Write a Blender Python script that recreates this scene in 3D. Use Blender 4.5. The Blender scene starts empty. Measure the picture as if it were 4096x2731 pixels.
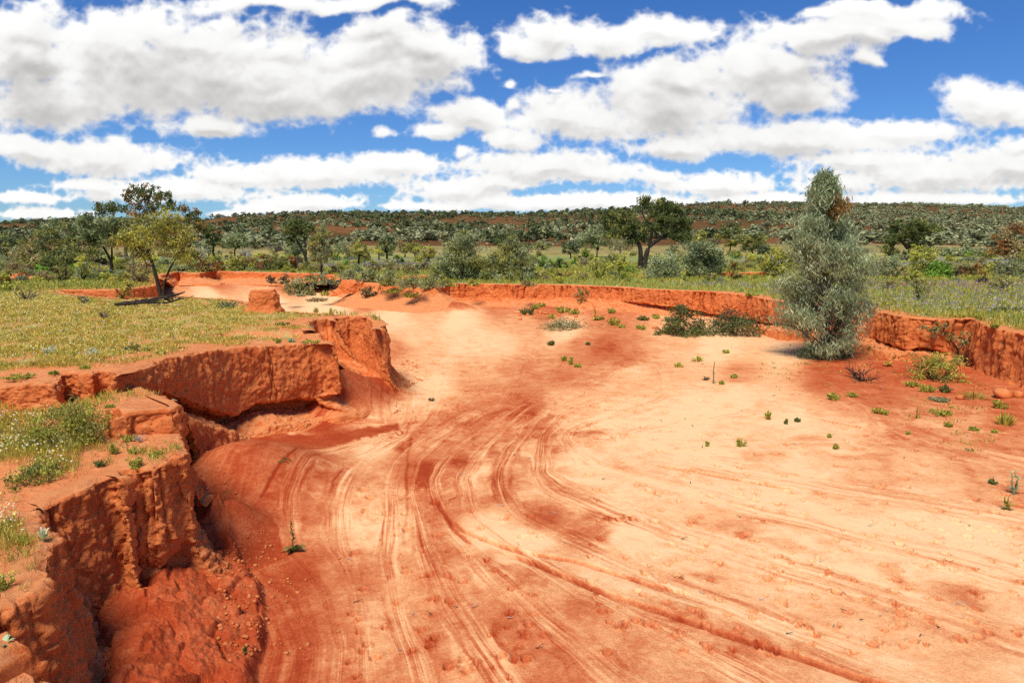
import bpy, math, random
import numpy as np

# ------------------------------------------------------------------ basics
SC = bpy.context.scene
COL = SC.collection
F = 682.667
CX0, CY0 = 512.0, 341.2
HZ = 244.7
TH = math.atan((CY0 - HZ) / F)
CT, ST = math.cos(TH), math.sin(TH)
CAMZ = 2.6

def ray(px, py):
    cx = (px - CX0) / F; cy = -(py - CY0) / F
    return cx, CT + ST * cy, CT * cy - ST

def unproj(px, py, z):
    """frame position (1024 wide) + height above the creek bed -> world point"""
    dx, dy, dz = ray(np.asarray(px, float), np.asarray(py, float))
    t = (z - CAMZ) / dz
    return np.stack([dx * t, dy * t, np.broadcast_to(z, np.shape(t)) * 1.0], -1)

def proj(x, y, z):
    dep = y * CT - (z - CAMZ) * ST
    up = y * ST + (z - CAMZ) * CT
    return CX0 + F * x / dep, CY0 - F * up / dep

def z_at_row(Y, py):
    cy = -(py - CY0) / F
    return CAMZ + Y * (CT * cy - ST) / (CT + ST * cy)

# tiles of the photograph used while measuring (tile pixel -> frame position)
TS = 9.184
def T1(x, y): return x / TS, 160 + y / TS
def T2(x, y): return 256 + x / TS, 160 + y / TS
def T3(x, y): return 512 + x / TS, 160 + y / TS
def T4(x, y): return 768 + x / TS, 160 + y / TS
def T5(x, y): return x / TS, 320 + y / TS
def T6(x, y): return x / TS, 512 + y / TS
def T7(x, y): return 256 + x / TS, 305 + y / TS
def T8(x, y): return 768 + x / TS, 275 + y / TS
def PP(x, y): return x / 2.297, y / 2.297

# ------------------------------------------------------------------ noise
_rs = np.random.RandomState(7)
_perm = np.tile(_rs.permutation(256), 3).astype(np.int32)
_g3 = _rs.normal(size=(256, 3)); _g3 /= np.linalg.norm(_g3, axis=1)[:, None]; _g3 = _g3.astype(np.float32)
_a2 = _rs.rand(256) * 2 * math.pi
_g2 = np.stack([np.cos(_a2), np.sin(_a2)], -1).astype(np.float32)

def perlin2(x, y):
    x = np.asarray(x, np.float32); y = np.asarray(y, np.float32)
    xi = np.floor(x).astype(np.int32); yi = np.floor(y).astype(np.int32)
    xf = x - xi; yf = y - yi
    xi &= 255; yi &= 255
    u = xf * xf * xf * (xf * (xf * 6 - 15) + 10); v = yf * yf * yf * (yf * (yf * 6 - 15) + 10)
    def gr(ix, iy, fx, fy):
        g = _g2[_perm[_perm[ix] + iy]]
        return g[..., 0] * fx + g[..., 1] * fy
    n00 = gr(xi, yi, xf, yf); n10 = gr(xi + 1, yi, xf - 1, yf)
    n01 = gr(xi, yi + 1, xf, yf - 1); n11 = gr(xi + 1, yi + 1, xf - 1, yf - 1)
    return ((n00 * (1 - u) + n10 * u) * (1 - v) + (n01 * (1 - u) + n11 * u) * v) * 1.5

def perlin3(x, y, z):
    x = np.asarray(x, np.float32); y = np.asarray(y, np.float32); z = np.asarray(z, np.float32)
    xi = np.floor(x).astype(np.int32); yi = np.floor(y).astype(np.int32); zi = np.floor(z).astype(np.int32)
    xf = x - xi; yf = y - yi; zf = z - zi
    xi &= 255; yi &= 255; zi &= 255
    f = lambda t: t * t * t * (t * (t * 6 - 15) + 10)
    u, v, w = f(xf), f(yf), f(zf)
    def gr(a, b, c):
        g = _g3[_perm[_perm[_perm[xi + a] + yi + b] + zi + c]]
        return g[..., 0] * (xf - a) + g[..., 1] * (yf - b) + g[..., 2] * (zf - c)
    l = lambda a, b, t: a + (b - a) * t
    return l(l(l(gr(0,0,0), gr(1,0,0), u), l(gr(0,1,0), gr(1,1,0), u), v),
             l(l(gr(0,0,1), gr(1,0,1), u), l(gr(0,1,1), gr(1,1,1), u), v), w) * 1.4

def fbm2(x, y, o=4, g=0.5, billow=False):
    s = 0; a = 1.0; t = 0; f = 1.0
    for i in range(o):
        n = perlin2(x * f + 17.3 * i, y * f - 9.1 * i)
        s = s + a * ((np.abs(n) * 2 - 0.5) if billow else n); t += a; a *= g; f *= 2.03
    return s / t

def fbm3(x, y, z, o=4, g=0.5):
    s = 0; a = 1.0; t = 0; f = 1.0
    for i in range(o):
        s = s + a * perlin3(x * f + 11.3 * i, y * f - 5.1 * i, z * f + 3.7 * i); t += a; a *= g; f *= 2.03
    return s / t

def sstep(a, b, x):
    t = np.clip((x - a) / (b - a), 0, 1)
    return t * t * (3 - 2 * t)

# ------------------------------------------------------------------ mesh + object helpers
def mesh_np(name, V, faces, mats=None, smooth=True, fattr=None, vattr=None, midx=None):
    """faces: an (M,3) or (M,4) int array or a list of such arrays"""
    me = bpy.data.meshes.new(name)
    V = np.asarray(V, np.float32)
    if not isinstance(faces, list): faces = [faces]
    faces = [np.asarray(f, np.int32) for f in faces if len(f)]
    me.vertices.add(len(V)); me.vertices.foreach_set('co', V.ravel())
    loops = np.concatenate([f.ravel() for f in faces])
    tot = np.concatenate([np.full(len(f), f.shape[1], np.int32) for f in faces])
    st = np.concatenate([[0], np.cumsum(tot)[:-1]]).astype(np.int32)
    me.loops.add(len(loops)); me.loops.foreach_set('vertex_index', loops)
    me.polygons.add(len(tot)); me.polygons.foreach_set('loop_start', st); me.polygons.foreach_set('loop_total', tot)
    if midx is not None: me.polygons.foreach_set('material_index', np.asarray(midx, np.int32))
    me.update(calc_edges=True)
    me.polygons.foreach_set('use_smooth', np.full(len(tot), bool(smooth)))
    for k, a in (vattr or {}).items():
        at = me.attributes.new(k, 'FLOAT', 'POINT'); at.data.foreach_set('value', np.asarray(a, np.float32))
    for k, a in (fattr or {}).items():
        at = me.attributes.new(k, 'FLOAT', 'FACE'); at.data.foreach_set('value', np.asarray(a, np.float32))
    for m in (mats or []): me.materials.append(m)
    me.validate(clean_customdata=False)
    return me

def link(name, me, parent=None, loc=None):
    o = bpy.data.objects.new(name, me); COL.objects.link(o)
    if parent is not None: o.parent = parent
    if loc is not None: o.location = loc
    return o

def tag(o, label=None, cat=None, group=None, kind=None):
    if label: o['label'] = label
    if cat: o['category'] = cat
    if group: o['group'] = group
    if kind: o['kind'] = kind
    return o

def grid_faces(nr, nc, keep=None):
    i = np.arange(nr - 1)[:, None] * nc + np.arange(nc - 1)[None, :]
    f = np.stack([i, i + 1, i + nc + 1, i + nc], -1).reshape(-1, 4)
    if keep is not None:
        k = keep.ravel()
        f = f[k[f].all(1)]
    return f

def compact(V, f, attrs):
    used = np.unique(f)
    mp = np.full(len(V), -1, np.int32); mp[used] = np.arange(len(used))
    return V[used], mp[f], {k: a[used] for k, a in attrs.items()}

def seg_dist(px, py, poly, closed=False):
    """distance to a polyline (n,2), index of nearest segment, its parameter"""
    P = np.asarray(poly, float)[:, :2]
    A = P if closed else P[:-1]
    B = np.roll(P, -1, 0) if closed else P[1:]
    best = np.full(px.shape, 1e9); bi = np.zeros(px.shape, np.int32); bt = np.zeros(px.shape)
    for k in range(len(A)):
        ax, ay = A[k]; bx, by = B[k]
        dx, dy = bx - ax, by - ay; L = dx * dx + dy * dy + 1e-12
        t = np.clip(((px - ax) * dx + (py - ay) * dy) / L, 0, 1)
        d = (px - ax - t * dx) ** 2 + (py - ay - t * dy) ** 2
        m = d < best
        best = np.where(m, d, best); bi = np.where(m, k, bi); bt = np.where(m, t, bt)
    return np.sqrt(best), bi, bt

def inside(px, py, poly):
    P = np.asarray(poly, float)[:, :2]
    r = np.zeros(px.shape, bool)
    for k in range(len(P)):
        x1, y1 = P[k]; x2, y2 = P[(k + 1) % len(P)]
        if y1 == y2: continue
        c = ((y1 > py) != (y2 > py)) & (px < (x2 - x1) * (py - y1) / (y2 - y1) + x1)
        r ^= c
    return r

def idw(px, py, pts, vals, power=3.0, eps=1e-3):
    pts = np.asarray(pts, float); vals = np.asarray(vals, float)
    out = np.empty(px.size); x = px.ravel(); y = py.ravel()
    for s in range(0, px.size, 40000):
        e = slice(s, s + 40000)
        d2 = (x[e, None] - pts[None, :, 0]) ** 2 + (y[e, None] - pts[None, :, 1]) ** 2 + eps
        w = d2 ** (-power / 2)
        out[e] = (w * vals).sum(1) / w.sum(1)
    return out.reshape(px.shape)

# ------------------------------------------------------------------ materials
def new_mat(name):
    m = bpy.data.materials.new(name); m.use_nodes = True
    nt = m.node_tree; nt.nodes.clear()
    return m, nt

class NB:
    """small node-tree builder"""
    def __init__(s, nt): s.nt = nt
    def n(s, t, **kw):
        nd = s.nt.nodes.new(t)
        for k, v in kw.items(): setattr(nd, k, v)
        return nd
    def l(s, a, b): s.nt.links.new(a, b)
    def set(s, sock, v):
        if isinstance(v, bpy.types.NodeSocket): s.l(v, sock)
        else: sock.default_value = v
    def math(s, op, a, b=0.0, c=None, clamp=False):
        nd = s.n('ShaderNodeMath', operation=op); nd.use_clamp = clamp
        s.set(nd.inputs[0], a); s.set(nd.inputs[1], b)
        if c is not None: s.set(nd.inputs[2], c)
        return nd.outputs[0]
    def noise(s, vec, scale, detail=4, rough=0.55, dist=0.0):
        nd = s.n('ShaderNodeTexNoise'); 
        if vec is not None: s.l(vec, nd.inputs['Vector'])
        nd.inputs['Scale'].default_value = scale; nd.inputs['Detail'].default_value = detail
        nd.inputs['Roughness'].default_value = rough; nd.inputs['Distortion'].default_value = dist
        return nd.outputs['Fac']
    def ramp(s, fac, stops, interp='LINEAR'):
        nd = s.n('ShaderNodeValToRGB'); cr = nd.color_ramp; cr.interpolation = interp
        while len(cr.elements) < len(stops): cr.elements.new(0.5)
        for e, (p, c) in zip(cr.elements, stops):
            e.position = p; e.color = (*c, 1) if len(c) == 3 else c
        s.set(nd.inputs[0], fac); return nd.outputs[0]
    def mix(s, fac, a, b):
        nd = s.n('ShaderNodeMix', data_type='RGBA'); s.set(nd.inputs[0], fac)
        for i, v in ((6, a), (7, b)):
            s.set(nd.inputs[i], v if isinstance(v, bpy.types.NodeSocket) else (*v, 1))
        return nd.outputs[2]
    def maprange(s, v, a, b, c=0.0, d=1.0, smooth=True):
        nd = s.n('ShaderNodeMapRange'); nd.interpolation_type = 'SMOOTHSTEP' if smooth else 'LINEAR'
        s.set(nd.inputs[0], v)
        for i, q in ((1, a), (2, b), (3, c), (4, d)): nd.inputs[i].default_value = q
        return nd.outputs[0]
    def attr(s, name): 
        nd = s.n('ShaderNodeAttribute'); nd.attribute_name = name; return nd.outputs['Fac']
    def pos(s): return s.n('ShaderNodeNewGeometry').outputs['Position']
    def nz(s):
        sp = s.n('ShaderNodeSeparateXYZ'); s.l(s.n('ShaderNodeNewGeometry').outputs['Normal'], sp.inputs[0]); return sp.outputs[2]
    def comb(s, x, y, z=0.0):
        nd = s.n('ShaderNodeCombineXYZ')
        for i, v in enumerate((x, y, z)): s.set(nd.inputs[i], v)
        return nd.outputs[0]
    def scale(s, vec, v3):
        nd = s.n('ShaderNodeVectorMath', operation='MULTIPLY'); s.l(vec, nd.inputs[0]); nd.inputs[1].default_value = v3
        return nd.outputs[0]
    def bump(s, h, strength, dist, normal=None):
        nd = s.n('ShaderNodeBump'); nd.inputs['Strength'].default_value = strength; nd.inputs['Distance'].default_value = dist
        s.l(h, nd.inputs['Height'])
        if normal is not None: s.l(normal, nd.inputs['Normal'])
        return nd.outputs[0]
    def out(s, color, rough=0.9, spec=0.15, normal=None):
        b = s.n('ShaderNodeBsdfPrincipled'); s.set(b.inputs['Base Color'], color if isinstance(color, bpy.types.NodeSocket) else (*color, 1))
        b.inputs['Roughness'].default_value = rough; b.inputs['Specular IOR Level'].default_value = spec
        if normal is not None: s.l(normal, b.inputs['Normal'])
        o = s.n('ShaderNodeOutputMaterial'); s.l(b.outputs[0], o.inputs[0]); return b

SOIL_RED = (.60, .142, .040)
SOIL_DEEP = (.36, .070, .020)
SOIL_ORANGE = (.69, .230, .080)
SOIL_TOP = (.76, .330, .135)

def soil_bank():
    m, nt = new_mat('red_earth_bank'); b = NB(nt)
    p = b.pos()
    big = b.noise(p, 1.3, 5, .6); mid = b.noise(p, 9, 6, .65); fine = b.noise(p, 75, 5, .75)
    v = b.math('ADD', b.math('MULTIPLY', big, .40), b.math('ADD', b.math('MULTIPLY', mid, .42), b.math('MULTIPLY', fine, .50)))
    v = b.math('SUBTRACT', v, .02)
    c = b.ramp(v, [(.36, SOIL_DEEP), (.54, SOIL_RED), (.72, (.72, .225, .070))])
    # streaks of washed-down dirt on the faces
    st = b.noise(b.scale(p, (7, 7, .9)), 1.0, 4, .6)
    c = b.mix(b.maprange(st, .55, .75, 0, .35), c, SOIL_DEEP)
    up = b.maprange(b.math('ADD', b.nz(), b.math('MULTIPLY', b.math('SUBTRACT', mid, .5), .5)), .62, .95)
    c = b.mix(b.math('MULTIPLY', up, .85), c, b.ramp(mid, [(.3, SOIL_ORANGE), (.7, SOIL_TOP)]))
    h = b.math('ADD', b.math('MULTIPLY', mid, .7), b.math('MULTIPLY', fine, .3))
    nrm = b.bump(h, .8, .06)
    b.out(c, 1.0, 0, nrm); return m

def soil_ground():
    m, nt = new_mat('bank_top_earth'); b = NB(nt)
    p = b.pos(); cov = b.attr('cover'); red = b.attr('red')
    big = b.noise(p, .5, 5, .6); mid = b.noise(p, 3.5, 6, .65); fine = b.noise(p, 28, 5, .7)
    soil = b.ramp(b.math('ADD', b.math('MULTIPLY', mid, .6), b.math('MULTIPLY', fine, .4)), [(.3, (.61, .185, .060)), (.5, (.71, .260, .098)), (.72, (.77, .350, .150))])
    veg = b.ramp(b.math('ADD', b.math('MULTIPLY', fine, .6), b.math('MULTIPLY', big, .4)), [(.3, (.27, .22, .055)), (.5, (.46, .37, .11)), (.7, (.56, .48, .19))])
    vg2 = b.ramp(fine, [(.3, (.14, .19, .045)), (.7, (.30, .34, .10))])
    veg = b.mix(b.attr('green'), veg, vg2)
    k = b.math('ADD', cov, b.math('MULTIPLY', b.math('SUBTRACT', b.math('ADD', b.math('MULTIPLY', mid, .6), b.math('MULTIPLY', fine, .4)), .5), 1.6))
    c = b.mix(b.maprange(k, .38, .62), soil, veg)
    c = b.mix(red, c, b.ramp(mid, [(.3, SOIL_RED), (.7, (.52, .13, .05))]))
    pur = b.math('MULTIPLY', b.attr('purple'), b.maprange(b.noise(b.scale(p, (.5, .25, 1)), 1.0, 4, .6), .45, .6))
    c = b.mix(pur, c, (.32, .27, .44))
    steep = b.maprange(b.nz(), .55, .85, 1, 0)
    c = b.mix(steep, c, SOIL_RED)
    b.out(c, 1.0, 0, b.bump(b.math('ADD', mid, b.math('MULTIPLY', fine, .4)), .8, .06)); return m

def sand_bed():
    m, nt = new_mat('creek_sand'); b = NB(nt)
    p = b.pos(); t = b.attr('flow_t'); cr = b.attr('cream')
    s = b.math('ADD', b.attr('flow_s'), b.math('MULTIPLY', b.math('SUBTRACT', b.noise(p, 1.1, 2, .5), .5), .30))
    f1 = b.noise(b.comb(b.math('MULTIPLY', s, 1.9), b.math('MULTIPLY', t, .30)), 1.0, 3, .5, .4)
    f2 = b.noise(b.comb(b.math('MULTIPLY', s, 7.0), b.math('MULTIPLY', t, .8), 3.0), 1.0, 4, .55, .25)
    f3 = b.noise(b.comb(b.math('MULTIPLY', s, 26.0), b.math('MULTIPLY', t, 2.2), 7.0), 1.0, 3, .55, .2)
    mott = b.noise(p, 3.2, 6, .65, .6); grain = b.noise(p, 70, 4, .75); pat = b.noise(p, .8, 4, .6, .3)
    strk = b.attr('streak')
    sv = b.math('ADD', b.math('MULTIPLY', b.math('SUBTRACT', f1, .5), 1.0), b.math('ADD', b.math('MULTIPLY', b.math('SUBTRACT', f2, .5), 1.45), b.math('MULTIPLY', b.math('SUBTRACT', f3, .5), .75)))
    sv = b.math('MULTIPLY', sv, b.math('MULTIPLY', strk, b.maprange(b.noise(p, .9, 3, .6), .38, .6, .30, 1.15)))
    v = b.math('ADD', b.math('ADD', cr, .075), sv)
    v = b.math('ADD', v, b.math('MULTIPLY', b.math('SUBTRACT', mott, .5), .6))
    v = b.math('ADD', v, b.math('MULTIPLY', b.math('SUBTRACT', pat, .5), .22))
    v = b.math('ADD', v, b.math('MULTIPLY', b.math('SUBTRACT', grain, .5), .70))
    pit = b.noise(p, 18, 5, .7, .3)
    v = b.math('ADD', v, b.math('MULTIPLY', b.math('SUBTRACT', pit, .5), .50))
    v = b.math('SUBTRACT', v, b.math('MULTIPLY', b.maprange(b.noise(p, 9, 3, .6, .5), .66, .74), .22))
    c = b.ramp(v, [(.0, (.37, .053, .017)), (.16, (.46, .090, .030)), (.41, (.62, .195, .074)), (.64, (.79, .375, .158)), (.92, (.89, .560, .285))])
    h = b.math('ADD', b.math('MULTIPLY', f2, .12), b.math('ADD', b.math('MULTIPLY', b.math('ADD', grain, pit), .7), b.math('MULTIPLY', mott, .9)))
    b.out(c, 1.0, 0, b.bump(h, .5, .03)); return m

def hill_mat():
    m, nt = new_mat('hill_soil'); b = NB(nt)
    p = b.pos(); toe = b.attr('toe')
    n1 = b.noise(b.scale(p, (.02, .02, .05)), 1.0, 5, .6); n2 = b.noise(p, .25, 6, .7)
    soil = b.ramp(b.math('ADD', b.math('MULTIPLY', n1, .5), b.math('MULTIPLY', n2, .5)), [(.3, (.075, .052, .024)), (.48, (.14, .072, .030)), (.62, (.27, .115, .048)), (.75, (.34, .18, .085))])
    gr = b.ramp(n2, [(.3, (.20, .17, .06)), (.7, (.42, .33, .13))])
    c = b.mix(b.maprange(b.math('ADD', toe, b.math('MULTIPLY', b.math('SUBTRACT', n1, .5), .8)), .35, .65), soil, gr)
    b.out(c, 1.0, 0, b.bump(n2, 1.0, 1.0)); return m

def leaf_mat(name, c0, c1, c2=None, trans=.35, lift=2.1):
    m, nt = new_mat(name); b = NB(nt)
    r = b.attr('rnd')
    c2 = c2 or tuple(min(1, x * 1.35) for x in c1)
    if lift: c0, c1, c2 = [(c[0] * 1.1, c[1] * 1.03, c[2] * .78) for c in (c0, c1, c2)]
    if lift: c0, c1, c2 = [tuple(min(.8, x * lift) for x in c) for c in (c0, c1, c2)]
    c = b.ramp(r, [(.0, c0), (.55, c1), (1.0, c2)])
    d = b.n('ShaderNodeBsdfPrincipled'); b.l(c, d.inputs['Base Color']); d.inputs['Roughness'].default_value = .55; d.inputs['Specular IOR Level'].default_value = .25
    t = b.n('ShaderNodeBsdfTranslucent'); b.l(c, t.inputs[0])
    mx = b.n('ShaderNodeMixShader'); mx.inputs[0].default_value = trans
    b.l(d.outputs[0], mx.inputs[1]); b.l(t.outputs[0], mx.inputs[2])
    o = b.n('ShaderNodeOutputMaterial'); b.l(mx.outputs[0], o.inputs[0]); return m

def bark_mat(name, c0, c1):
    m, nt = new_mat(name); b = NB(nt)
    tc = b.n('ShaderNodeTexCoord').outputs['Object']
    n = b.noise(b.scale(tc, (14, 14, 3)), 1.0, 5, .65)
    b.out(b.ramp(n, [(.3, c0), (.7, c1)]), .9, .1, b.bump(n, .8, .02)); return m

M = {}
M['bank'] = soil_bank(); M['ground'] = soil_ground(); M['sand'] = sand_bed(); M['hill'] = hill_mat()
M['greygreen'] = leaf_mat('leaf_grey_green', (.062, .080, .040), (.155, .185, .108), (.27, .30, .205))
M['sapling'] = leaf_mat('leaf_sapling', (.075, .105, .062), (.18, .23, .155), (.34, .40, .30), .35, 1.9)
M['bronze'] = leaf_mat('leaf_bronze', (.10, .065, .025), (.20, .115, .04))
M['dark'] = leaf_mat('leaf_dark_green', (.024, .036, .014), (.065, .085, .032), (.12, .14, .06))
M['bluedark'] = leaf_mat('leaf_blue_dark', (.026, .042, .026), (.075, .10, .065), (.15, .18, .12))
M['olive'] = leaf_mat('leaf_olive', (.060, .066, .020), (.150, .155, .050), (.24, .24, .09))
M['yellow'] = leaf_mat('leaf_yellow_green', (.11, .12, .022), (.27, .255, .055), (.40, .36, .10))
M['bright'] = leaf_mat('leaf_bright_green', (.040, .085, .012), (.105, .19, .028), (.18, .30, .06))
M['redleaf'] = leaf_mat('leaf_red_brown', (.060, .024, .010), (.155, .060, .024), (.20, .12, .045))
M['brownscrub'] = leaf_mat('leaf_brown_scrub', (.090, .070, .038), (.20, .165, .095), (.30, .25, .15))
M['silver'] = leaf_mat('leaf_silver', (.22, .24, .16), (.42, .44, .30), (.60, .60, .45))
M['darkdry'] = leaf_mat('leaf_dark_dry', (.020, .018, .011), (.060, .050, .030), (.13, .11, .07))
M['weed'] = leaf_mat('leaf_weed', (.10, .11, .020), (.24, .25, .050), (.38, .38, .10), .35, 2.0)
M['bluegreen'] = leaf_mat('leaf_blue_green', (.10, .17, .10), (.21, .31, .20), (.36, .46, .33))
M['darkweed'] = leaf_mat('leaf_dark_weed', (.035, .050, .014), (.085, .11, .032), (.16, .17, .06), .35, 2.1)
M['grass_y'] = leaf_mat('grass_yellow', (.27, .21, .035), (.50, .41, .09), (.72, .64, .28), .3, 1.25)
M['grass_g'] = leaf_mat('grass_green', (.15, .18, .030), (.31, .34, .075), (.46, .47, .15), .3, 1.2)
M['petal_w'] = leaf_mat('petal_white', (.60, .53, .26), (.76, .71, .48), (.85, .83, .72), .2, 0)
M['petal_y'] = leaf_mat('petal_yellow', (.60, .42, .03), (.75, .55, .05), (.80, .65, .15), .2, 0)
M['petal_p'] = leaf_mat('petal_purple', (.10, .06, .32), (.21, .13, .52), (.36, .27, .66), .2, 1.0)
M['hill_d'] = leaf_mat('hill_leaf_dark', (.018, .026, .013), (.050, .064, .030), (.10, .115, .06), .15, 2.6)
M['hill_g'] = leaf_mat('hill_leaf_grey', (.062, .074, .044), (.138, .156, .098), (.225, .240, .155), .15, 2.0)
M['bark_d'] = bark_mat('bark_dark', (.018, .014, .010), (.070, .055, .042))
M['bark_g'] = bark_mat('bark_grey', (.06, .05, .04), (.20, .165, .13))
M['bark_w'] = bark_mat('bark_pale', (.26, .22, .17), (.52, .47, .40))
# ================================================================== TERRAIN
def lipz(pts):
    """[(px,py,z)...] -> world points"""
    a = np.array([(p[0], p[1], p[2]) for p in pts], float)
    return unproj(a[:, 0], a[:, 1], a[:, 2])
def q(T, x, y, z): return (*T(x, y), z)

# --- lips of the eroded banks (frame position, height above the creek bed), walked with the channel on the right
LIP4 = [q(T5,-900,650,1.2), q(T5,-400,640,1.22), q(T5,0,618,1.25), q(T5,130,603,1.26), q(T5,270,588,1.28), q(T5,400,590,1.28), q(T5,500,592,1.28),
        q(T5,540,560,1.28), q(T5,552,515,1.29), q(T5,575,490,1.30), q(T5,680,482,1.31), q(T5,760,495,1.32), q(T5,850,500,1.32), q(T5,880,478,1.32),
        q(T5,960,462,1.33), q(T5,1045,465,1.34), q(T5,1035,500,1.35), q(T5,1040,525,1.36), q(T5,1100,500,1.36), q(T5,1200,475,1.35), q(T5,1310,445,1.34), q(T5,1440,405,1.31),
        q(T5,1425,378,1.30), q(T5,1560,348,1.28), q(T5,1700,322,1.26), q(T5,1800,302,1.25), q(T5,1950,280,1.23), q(T5,2100,260,1.21), q(T5,2351,242,1.19),
        q(T7,200,370,1.17), q(T7,400,358,1.16), q(T7,600,345,1.15), q(T7,690,350,1.15), q(T7,716,362,1.15)]
LIP4B = [q(T7,700,338,1.15), q(T7,640,318,1.16), q(T7,600,300,1.18), q(T7,565,262,1.2)]
LIP5 = [q(T7,545,232,1.22), q(T7,505,190,1.22), q(T7,480,150,1.22), q(T7,560,130,1.22), q(T7,655,122,1.22), q(T7,705,130,1.22), q(T7,735,150,1.22),
        q(T7,745,112,1.22), q(T7,850,104,1.22), q(T7,950,104,1.22), q(T7,1018,110,1.22), q(T7,1060,150,1.22), q(T7,1130,188,1.22), q(T7,1160,225,1.22)]
LIP5B = [(384.5,325,1.2), (382,319,1.2), (372,316.4,1.2), (350,314.8,1.2), (320,312.8,1.2), (290,311,1.2), (277,310.3,1.2), (262,305,1.2), (248,300.8,1.2), (240,299.4,1.2),
         (215,298,1.2), (184,296.2,1.2), (172,297,1.2)]
LIPIN = [(165,297.8,1.2), (150,298.2,1.2), (110,297.2,1.2), (72,293.4,1.2), (60,291,1.2), (65,289.8,1.2), (85,290,1.2), (115,289.4,1.2), (135,288.2,1.2), (150,286.0,1.2), (157,285.2,1.18)]
LIPFB = [(159,281,1.1), (158,277,1.0), (163,274.5,1.0), (171,273,1.0), (179,271.6,1.0), (187,273,1.0), (200,273,1.0), (208,271.6,1.0), (215.6,271,1.0), (236,271.6,1.0), (256,272,1.0),
         (285,272.8,1.0), (317,273.3,1.0), (333,275,1.0)]
LIPMD = [(336,278,1.0), (341,279.4,1.0), (349,279.2,1.0), (356,280,1.0), (364,282.6,1.0), (380,283.5,1.0), (402,284.5,.97), (420,286.0,.95), (433,287.6,.92)]
LIPRB = [(437.5,287.6,.92), (440,286,.97), (446,283.8,1), (456,283.4,1), (480,283.5,1), (512,284.2,1), (540,284.2,1), (566,284.7,1), (595,285.8,1), (621,287,1), (643,288.6,1), (668,289.8,1),
         (690,290.6,1), (708,291.2,1), (741,294,1), (768,299,1), (800,303,1), (840,304.5,1), (868,304.2,1), (873.5,306,1), (876,310,1), (881,311.2,1), (893,314.5,1), (910,317.2,1), (929,318.6,1),
         (950,320.5,1), (958,318.4,1), (972,318.4,1), (978,322,1), (990,327,1), (1024,334,1), (1060,342,1), (1120,357,1), (1250,392,1)]
W4, W4B, W5, W5B, WIN, WFB, WMD, WRB = [lipz(l) for l in (LIP4, LIP4B, LIP5, LIP5B, LIPIN, LIPFB, LIPMD, LIPRB)]
HOLE = np.concatenate([[[-16, 4.0, 1.1]], W4, W4B, W5, W5B, WIN, WFB, WMD, WRB, [[11, 2, 1.0], [11, -7, 1.0], [-16, -7, 1.1]]])
CTRL = np.concatenate([HOLE[:-2], [[-40, 20, 1.2], [-40, 40, 1.1], [-60, 80, 1.0], [-20, 24, 1.2], [-20, 60, 1.0], [0, 80, 1.0], [30, 60, 1.0], [60, 80, 1.0], [40, 25, 1.0], [16, 18, 1.0], [25, 12, 1.0], [60, 20, 1.0], [0, 150, 1.0],
                                   [-10, 16, 1.22], [-8, 13, 1.24], [-14, 12, 1.25], [-12, 18, 1.2], [-9, 9.5, 1.28], [-7, 10, 1.27]]])

STEP = np.concatenate([lipz([q(T5,1880,150,1.2), q(T5,1930,150,1.2), q(T5,2060,128,1.2), q(T5,2200,118,1.2), q(T5,2351,112,1.2), q(T7,200,250,1.2), q(T7,400,243,1.2), q(T7,548,235,1.2), q(T7,640,240,1.2)])])
def ground_z(x, y, detail=True):
    z = idw(x, y, CTRL, CTRL[:, 2], 2.6, .02)
    d, bi, bt = seg_dist(x, y, HOLE, True)
    if detail:
        r = np.hypot(x, y)
        fade = sstep(.1, .9, d)
        z = z + (.035 * fbm2(x * .9, y * .9, 4) + .012 * fbm2(x * 5, y * 5, 3)) * fade + .05 * fbm2(x * .25 + 5, y * .25, 3) * sstep(1, 5, d)
        near = (r < 14) & (x < 0) & (y > 7)
        sd, si, st_ = seg_dist(x, y, STEP)
        yl = np.interp(x, STEP[:, 0], STEP[:, 1])
        w = near * sstep(STEP[0, 0] - .1, STEP[0, 0] + .3, x) * (1 - sstep(STEP[-1, 0], STEP[-1, 0] + .2, x))
        wob = .05 * fbm2(x * 4, y * 4, 3)
        dd = y - yl + wob
        z = z + w * (-.075 + .075 * sstep(-.02, .03, dd)) * sstep(-1.0, -.1, dd) 
    return z, d

def channel_sd(x, y):
    d, _, _ = seg_dist(x, y, HOLE, True)
    return np.where(inside(x, y, HOLE), -d, d)        # negative inside the channel

# --- the plain on both sides, one sheet out to the horizon
def rows_cols(x0, x1, sx, ys): 
    return np.meshgrid(np.arange(x0, x1 + sx, sx), np.asarray(ys, float))
ys = np.concatenate([np.array([244.95, 245.3, 246, 247, 248.2, 249.5, 251, 252.5]), np.arange(254, 400, .55), np.arange(400, 470, 2.0), np.array([480, 500, 530, 570, 640, 760, 1000])])
gx, gy = rows_cols(-420, 1444, 1.25, ys)
gp = unproj(gx, gy, 1.1)
X, Y = gp[..., 0], gp[..., 1]
Zg, dg = ground_z(X, Y)
sdg = channel_sd(X, Y)
edge_w = .07 + .03 * fbm2(X * 3, Y * 3, 2)
keep = sdg > edge_w
Zg = Zg - .014 * (1 - sstep(.2, .5, sdg))
dist = np.hypot(X, Y)
left = X < -.06 * Y
cover = np.where(left, .66, .78) * sstep(-.05, .8, sdg + .5 * fbm2(X * .7, Y * .7, 3)) + .12 * sstep(16, 30, dist)
cover = cover - .10 * left * (dist < 26) + .0
cover = np.where(dist < 13, cover - .10 * sstep(3, 0.5, sdg), cover)
green = np.where(left, .05 + .75 * sstep(20, 27, dist), .85)
red = np.zeros_like(X)
RP, CP = gx, gy                                           # frame position of each vertex on the plain
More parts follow.
